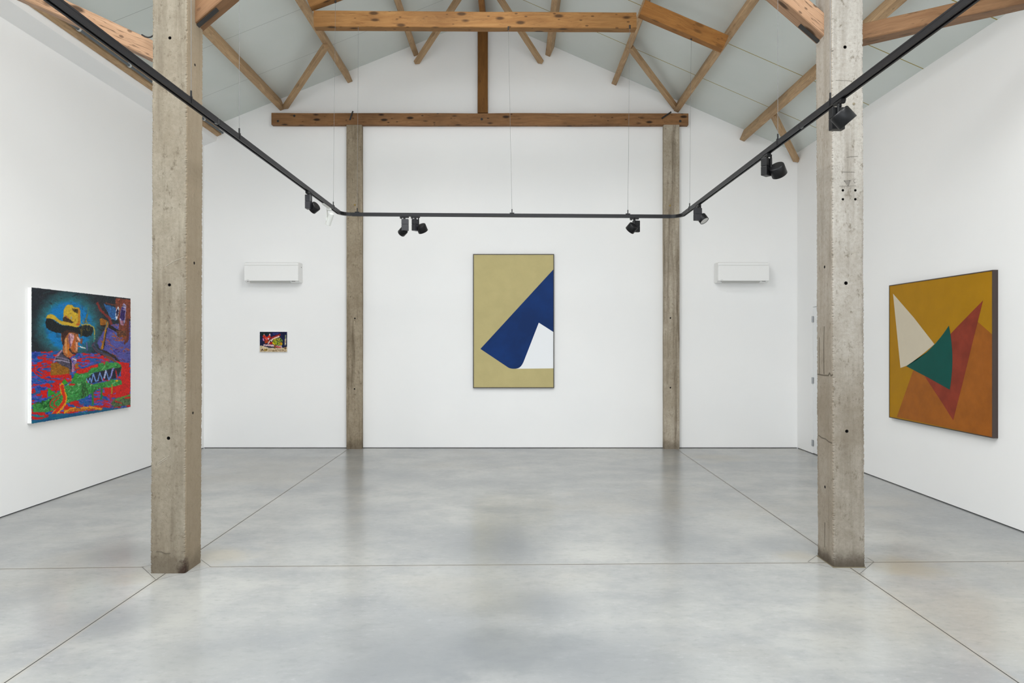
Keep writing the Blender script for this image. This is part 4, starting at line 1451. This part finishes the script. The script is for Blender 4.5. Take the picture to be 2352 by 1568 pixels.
for q in (B((1320, 800), (1330, 1120)), B((1510, 720), (1500, 940)), B((1510, 940), (1490, 1010))):
    pt_.stroke(q, 4.2, (40, 122, 52), 1, 0.2, 52)
pt_.stroke(B((1715, 730), (1710, 900)), 2.8, (176, 140, 30), 1, 0.2, 53)
# mouth and teeth
pt_.poly(B((1200, 620), (1260, 560), (1340, 495), (1560, 440), (1720, 400), (1830, 400), (1810, 600), (1660, 620), (1500, 660), (1330, 690), (1220, 680)), (30, 34, 52), 0.5, 54, 0.2)
pt_.poly(B((1810, 400), (1905, 370), (1850, 560), (1820, 520)), (34, 40, 40), 0.5, 55)
pt_.stroke(B((1205, 610), (1240, 680), (1270, 580), (1300, 680), (1340, 510), (1390, 660), (1430, 640), (1470, 490), (1530, 650), (1590, 440), (1650, 630), (1690, 560), (1720, 420), (1750, 400)), 2.6, (112, 150, 214), 1, 0.25, 56)
pt_.stroke(B((1590, 450), (1560, 600)), 3.4, (180, 190, 226), 1, 0.3, 57)
pt_.stroke(B((1740, 400), (1690, 570)), 2.4, (150, 140, 210), 1, 0.3, 58)
pt_.stroke(B((1790, 440), (1810, 590)), 2.6, (206, 40, 30), 1, 0.2, 59)
pt_.poly(B((1540, 590), (1570, 600), (1550, 650), (1525, 650)), (210, 30, 50), 0.3, 60)
pt_.poly(B((1780, 630), (1830, 630), (1830, 670), (1780, 670)), (214, 176, 30), 0.4, 61)
pt_.poly(B((1545, 270), (1580, 290), (1565, 330), (1545, 310)), (206, 60, 60), 0.3, 62)
pt_.stroke(B((1590, 250), (1640, 235)), 2.2, (200, 36, 60), 1, 0.2, 63)
# red curls and the orange tail ribbon
pt_.stroke(B((680, 920), (560, 980), (480, 1060), (470, 1150), (560, 1200), (640, 1190)), 2.6, (190, 44, 30), 1, 0.3, 64)
pt_.stroke(B((640, 990), (560, 1060), (550, 1130), (620, 1160)), 2.6, (190, 44, 30), 1, 0.3, 65)
pt_.stroke(B((710, 730), (720, 850), (775, 960), (760, 1060), (700, 1170), (580, 1280), (440, 1430)), 10.5, (226, 150, 24), 1, 0.2, 66)
pt_.stroke(B((712, 750), (735, 880), (765, 970), (745, 1060), (690, 1150), (590, 1260), (460, 1400)), 6.6, (212, 44, 14), 1, 0.25, 67)
pt_.stroke(B((870, 720), (950, 720)), 4.6, (204, 30, 26), 1, 0.3, 68)
# bottom bank of orange and teal
bank = pt_.inside(B((100, 1420), (500, 1300), (900, 1300), (1600, 1210), (2100, 1170), (2100, 1300), (100, 1520)), 1.0, 69)
pt_.put(bank, (16, 92, 128))
pt_.scatter(50, bank, [(14, 70, 130), (20, 116, 130), (30, 90, 150)], 14, 1.6, -0.12, 0.12, 70)
pt_.poly(B((740, 1210), (820, 1230), (900, 1180), (1080, 1190), (1150, 1160), (1400, 1170), (1540, 1200), (1500, 1240), (1300, 1220), (1080, 1260), (900, 1260), (760, 1300)), (196, 108, 24), 0.8, 71, 0.25)
pt_.stroke(B((1090, 1190), (1300, 1170), (1500, 1210)), 2.6, (226, 160, 40), 1, 0.3, 72)
pt_.stroke(B((760, 1280), (860, 1210), (980, 1180)), 3, (226, 160, 30), 1, 0.3, 73)
pt_.poly(B((1760, 1020), (2090, 930), (2090, 1140), (1760, 1180), (1680, 1110)), (78, 100, 66), 1.0, 74, 0.25)
pt_.stroke(B((1800, 1030), (2090, 930)), 4, (92, 140, 56), 1, 0.4, 75)
pt_.stroke(B((1980, 1000), (2080, 985)), 4, (204, 40, 24), 1, 0.3, 76); pt_.stroke(B((1780, 1060), (1900, 1100)), 3, (180, 44, 30), 1, 0.3, 77)
pt_.stroke(B((120, 1290), (350, 1290)), 4.6, (200, 30, 26), 1, 0.3, 78); pt_.stroke(B((130, 1400), (300, 1390), (420, 1345), (330, 1310)), 4.8, (190, 34, 36), 1, 0.3, 79)
pt_.stroke(B((130, 1340), (340, 1350)), 3.4, (20, 130, 116), 1, 0.3, 80)
# coat, collar, neck
pt_.poly(B((490, 290), (620, 280), (720, 330), (840, 380), (880, 500), (720, 520), (480, 530)), (150, 98, 22), 0.7, 81, 0.15)
pt_.poly(B((980, 310), (1030, 280), (1040, 390), (980, 400)), (156, 100, 22), 0.5, 82)
pt_.poly(B((640, 60), (700, 30), (740, 80), (800, 140), (880, 210), (890, 320), (900, 500), (860, 440), (840, 390), (700, 330), (560, 240)), (74, 68, 84), 0.6, 83, 0.25)
for q, c in ((B((560, 230), (720, 240), (860, 280)), (170, 160, 184)), (B((600, 170), (720, 190), (870, 240)), (140, 130, 154)), (B((700, 40), (620, 150)), (188, 150, 172)), (B((540, 280), (580, 170), (660, 70)), (170, 110, 140))):
    pt_.stroke(q, 2.4, c, 0.9, 0.4, 84)
pt_.stroke(B((720, 90), (800, 150), (880, 230), (900, 400)), 3.0, (26, 24, 34), 1, 0.3, 85)
pt_.poly(B((900, 220), (960, 160), (1000, 190), (1010, 260), (960, 330), (965, 470), (910, 470)), (120, 108, 150), 0.5, 86, 0.3)
pt_.stroke(B((925, 200), (990, 230)), 2, (226, 210, 214)); pt_.stroke(B((930, 290), (925, 460)), 2, (200, 120, 140)); pt_.stroke(B((920, 250), (940, 300)), 2, (60, 60, 150))
# head in profile
pt_.poly(A((730, 1020), (1100, 980), (1100, 1110), (1135, 1180), (1140, 1240), (1085, 1260), (1095, 1310), (1085, 1400), (1075, 1480), (1010, 1480),
           (960, 1560), (870, 1568), (790, 1510), (770, 1440), (770, 1300), (735, 1200)), (176, 104, 56), 0.5, 87, 0.2)
pt_.poly(A((730, 1020), (1000, 960), (1100, 980), (1100, 1080), (1000, 1050), (900, 1040), (850, 1110), (810, 1200), (790, 1330), (760, 1290)), (64, 38, 32), 0.6, 88, 0.2)
pt_.poly(A((905, 1070), (960, 1060), (1010, 1120), (1020, 1200), (960, 1300), (930, 1380), (900, 1260), (885, 1150)), (198, 150, 160), 0.5, 89, 0.2)
pt_.stroke(A((905, 1090), (915, 1220), (930, 1330)), 2.6, (110, 66, 96), 1, 0.3, 90)
pt_.stroke(A((1030, 1150), (990, 1280), (1000, 1420)), 4.5, (194, 96, 34), 1, 0.3, 91)
pt_.stroke(A((840, 1180), (830, 1330), (850, 1480)), 4.5, (214, 150, 90), 1, 0.35, 92); pt_.stroke(A((880, 1300), (890, 1500)), 4, (206, 110, 24), 1, 0.3, 93)
pt_.stroke(A((1085, 1150), (1125, 1215)), 4.0, (232, 176, 160), 1, 0.2, 94); pt_.stroke(A((1060, 1260), (1065, 1420)), 4.0, (226, 158, 130), 1, 0.2, 95)
pt_.stroke(A((1070, 1190), (1060, 1240)), 1.8, (90, 40, 36)); pt_.stroke(A((920, 1400), (960, 1470), (1030, 1500), (1075, 1470)), 3.6, (60, 42, 40), 1, 0.3, 96)
pt_.stroke(A((1165, 1180), (1160, 1270)), 4, (150, 70, 26), 0.9, 0.4, 97)
pt_.stroke(A((1095, 1330), (1140, 1345)), 2.0, (170, 100, 70)); pt_.stroke(A((1140, 1345), (1245, 1378)), 2.6, (226, 226, 220), 1, 0.1, 98)
pt_.stroke(A((1275, 1260), (1290, 1420)), 1.6, (110, 80, 170))
# hat
pt_.poly(A((400, 830), (430, 740), (520, 740), (640, 830), (760, 890), (960, 900), (1100, 930), (1180, 890), (1340, 890), (1420, 940), (1410, 1010), (1380, 1110), (1280, 1140),
           (1150, 1110), (1100, 1060), (1000, 1010), (860, 990), (730, 1060), (600, 1040), (470, 980), (420, 930)), (26, 32, 34), 0.5, 99, 0.15)
pt_.poly(A((415, 740), (440, 680), (510, 645), (590, 670), (650, 740), (720, 790), (770, 800), (780, 700), (790, 560), (830, 480), (890, 450), (960, 460), (1020, 510),
           (1110, 510), (1140, 580), (1145, 840), (1130, 900), (1070, 935), (960, 910), (860, 890), (760, 880), (680, 840), (600, 780), (520, 745)), (206, 170, 50), 0.4, 100, 0.06)
pt_.poly(A((960, 520), (1010, 550), (1090, 540), (1090, 640), (1020, 620), (980, 580)), (84, 66, 30), 0.6, 101, 0.3)
pt_.poly(A((770, 740), (840, 690), (900, 750), (1000, 830), (960, 850), (860, 820), (775, 800)), (70, 50, 28), 0.8, 102, 0.3)
pt_.stroke(A((1110, 540), (1120, 680), (1110, 860)), 4.2, (196, 120, 30), 0.9, 0.3, 103)
pt_.stroke(A((830, 700), (880, 740)), 3, (196, 100, 60), 0.8, 0.4, 104); pt_.stroke(A((1060, 870), (1110, 880)), 4, (190, 84, 30), 0.9, 0.4, 105)
pt_.stroke(A((950, 715), (948, 750)), 2, (120, 150, 170))
pt_.scatter(26, pt_.inside(A((1120, 780), (1340, 780), (1340, 1000), (1120, 1000))), [(190, 160, 40), (150, 140, 60), (100, 90, 40)], 9, 0.9, 1.5, 0.25, 106)
pt_.stroke(A((1290, 660), (1240, 830)), 2.6, (140, 110, 40), 0.7, 0.4, 107); pt_.stroke(A((1310, 520), (1290, 760)), 2.2, (90, 120, 90), 0.6, 0.4, 108)
pt_.stroke(A((1180, 880), (1330, 880), (1420, 930), (1445, 1020), (1440, 1180)), 2.6, (196, 170, 70), 0.9, 0.3, 109)
pt_.stroke(A((1440, 1100), (1430, 1250)), 2.6, (60, 150, 140), 0.7, 0.4, 110); pt_.stroke(A((1170, 1000), (1160, 1130)), 4, (96, 78, 36), 0.8, 0.4, 111)
pt_.finish(0.45, 3200, 4.5, 1.1, 201)
pt_.C *= 0.93
pt_.build('painted_surface', pl, tl, eu, ev, nrm, M['oil'])
# ---- back wall: the small painting
dS = YB - 0.03
tl, br = P(596.9, 761.8, dS), P(659.4, 807.8, dS)
ps = empty('painting', ((tl.x + br.x) / 2, YB, br.z), 'small bright unframed painting of red and yellow animals and a candle', 'painting', 'paintings on the walls', 'thing')
eu, ev = Vector((br.x - tl.x, 0, 0)), Vector((0, 0, br.z - tl.z))
nrm = Vector((0, -1, 0))
bm = bmesh.new()
bm_box(bm, tl + eu / 2 + ev / 2 + Vector((0, 0.0142, 0)), (eu.length, 0.0285, ev.length), bevel=0.002)
mesh_obj('canvas', bm, M['canvas'], ps)
Hinv = homography([(0, 0), (1, 0), (1, 1), (0, 1)], [(615, 362), (1655, 362), (1675, 1145), (605, 1145)])
q_ = Painter(200, 150, Hinv)
q_.X /= 16.8; q_.Y /= 16.8
Z = lambda *p: [(x / 16.8, y / 16.8) for x, y in p]
q_.C[:] = np.array([20, 26, 62]) * (0.7 + 0.7 * q_.noise(9, 6, 3, 3)[..., None])
q_.poly(Z((620, 370), (1050, 370), (950, 470), (640, 520)), (14, 34, 34), 1.0, 4)
q_.poly(Z((1080, 390), (1340, 400), (1300, 480), (1120, 470)), (44, 48, 110), 1.0, 5)
q_.poly(Z((600, 890), (800, 930), (1000, 980), (1300, 980), (1500, 970), (1680, 940), (1690, 1160), (590, 1160)), (204, 184, 150), 1.0, 6, 0.12)
q_.scatter(26, q_.inside(Z((620, 930), (1660, 980), (1660, 1140), (620, 1140))), [(150, 120, 80), (226, 210, 180), (120, 96, 60)], 4, 1.0, 0.2, 0.5, 7)
q_.poly(Z((720, 560), (770, 450), (860, 560), (900, 560), (990, 440), (1040, 600), (960, 660), (860, 680), (760, 600)), (196, 50, 24), 0.8, 8, 0.2)
q_.poly(Z((780, 680), (960, 680), (900, 800), (820, 810)), (176, 60, 20), 0.6, 9, 0.2)
q_.stroke(Z((990, 450), (1000, 500)), 2.2, (226, 190, 190)); q_.stroke(Z((770, 450), (780, 480)), 1.6, (200, 150, 150))
q_.poly(Z((900, 600), (980, 590), (960, 650), (910, 650)), (206, 190, 196), 0.5, 10)
q_.stroke(Z((740, 640), (760, 700)), 3.0, (214, 130, 190)); q_.stroke(Z((840, 600), (860, 660)), 2.4, (230, 100, 110))
q_.stroke(Z((1040, 600), (1200, 540), (1380, 490)), 4.2, (150, 30, 30), 1, 0.4, 11)
q_.stroke(Z((940, 800), (1020, 700), (1150, 620), (1340, 540)), 3.4, (240, 196, 176), 1, 0.2, 12)
q_.poly(Z((980, 760), (1110, 740), (1100, 840), (960, 850)), (170, 24, 24), 0.6, 13)
q_.poly(Z((1000, 690), (1110, 680), (1090, 740), (1010, 750)), (40, 30, 34), 0.5, 14); q_.stroke(Z((1050, 700), (1070, 715)), 2.2, (240, 236, 230))
q_.poly(Z((1140, 640), (1250, 600), (1400, 590), (1490, 690), (1490, 840), (1440, 900), (1180, 860), (1090, 800)), (140, 150, 30), 0.8, 15, 0.3)
q_.scatter(30, q_.inside(Z((1140, 640), (1400, 590), (1490, 690), (1440, 890), (1100, 820))), [(50, 80, 60), (190, 190, 40), (30, 40, 40), (110, 140, 90), (220, 180, 20)], 4.5, 1.4, -0.6, 0.8, 16)
q_.poly(Z((1100, 760), (1200, 830), (1200, 870), (1100, 810)), (226, 190, 20), 0.4, 17); q_.stroke(Z((1430, 780), (1430, 850)), 3.4, (220, 140, 20), 1, 0.3, 18)
q_.stroke(Z((780, 870), (920, 880), (1150, 900), (1300, 930), (1430, 930)), 4.0, (216, 180, 186), 1, 0.4, 19)
q_.stroke(Z((1220, 940), (1400, 960)), 3.2, (190, 70, 60), 1, 0.4, 20); q_.stroke(Z((1190, 880), (1190, 980)), 3.2, (126, 80, 26), 1, 0.3, 21)
q_.stroke(Z((950, 960), (1160, 960)), 2.4, (40, 40, 60), 1, 0.5, 22)
q_.poly(Z((1570, 620), (1630, 620), (1620, 880), (1570, 880)), (196, 186, 160), 0.4, 23, 0.2); q_.stroke(Z((1600, 500), (1595, 600)), 2.6, (150, 160, 110), 1, 0.3, 24)
q_.scatter(8, q_.inside(Z((1570, 630), (1630, 630), (1620, 870), (1570, 870))), [(90, 70, 50), (180, 120, 60)], 2, 0.8, 0.3, 0.5, 25)
q_.poly(Z((1540, 960), (1640, 930), (1630, 1030), (1560, 1040)), (130, 100, 70), 0.8, 26, 0.2)
dk = (70, 40, 32)
q_.stroke(Z((665, 1090), (705, 1020), (735, 1090)), 1.5, dk, 1, 0.2); q_.stroke(Z((680, 1070), (725, 1070)), 1.3, dk, 1, 0.2)
q_.poly(Z((760, 1040), (880, 1020), (920, 1060), (860, 1100), (770, 1100)), (150, 120, 40), 0.6, 27, 0.3)
for i, x in enumerate(range(960, 1560, 52)):
    q_.stroke(Z((x, 1050 + (i * 37) % 30), (x + 14 - (i * 11) % 22, 1095 + (i * 13) % 20)), 1.2, (120, 90, 66), 0.9, 0.3, 28 + i)
q_.finish(0.25, 350, 2.2, 0.8, 202)
q_.C *= 0.93
q_.build('painted_surface', ps, tl, eu, ev, nrm, M['oil'])
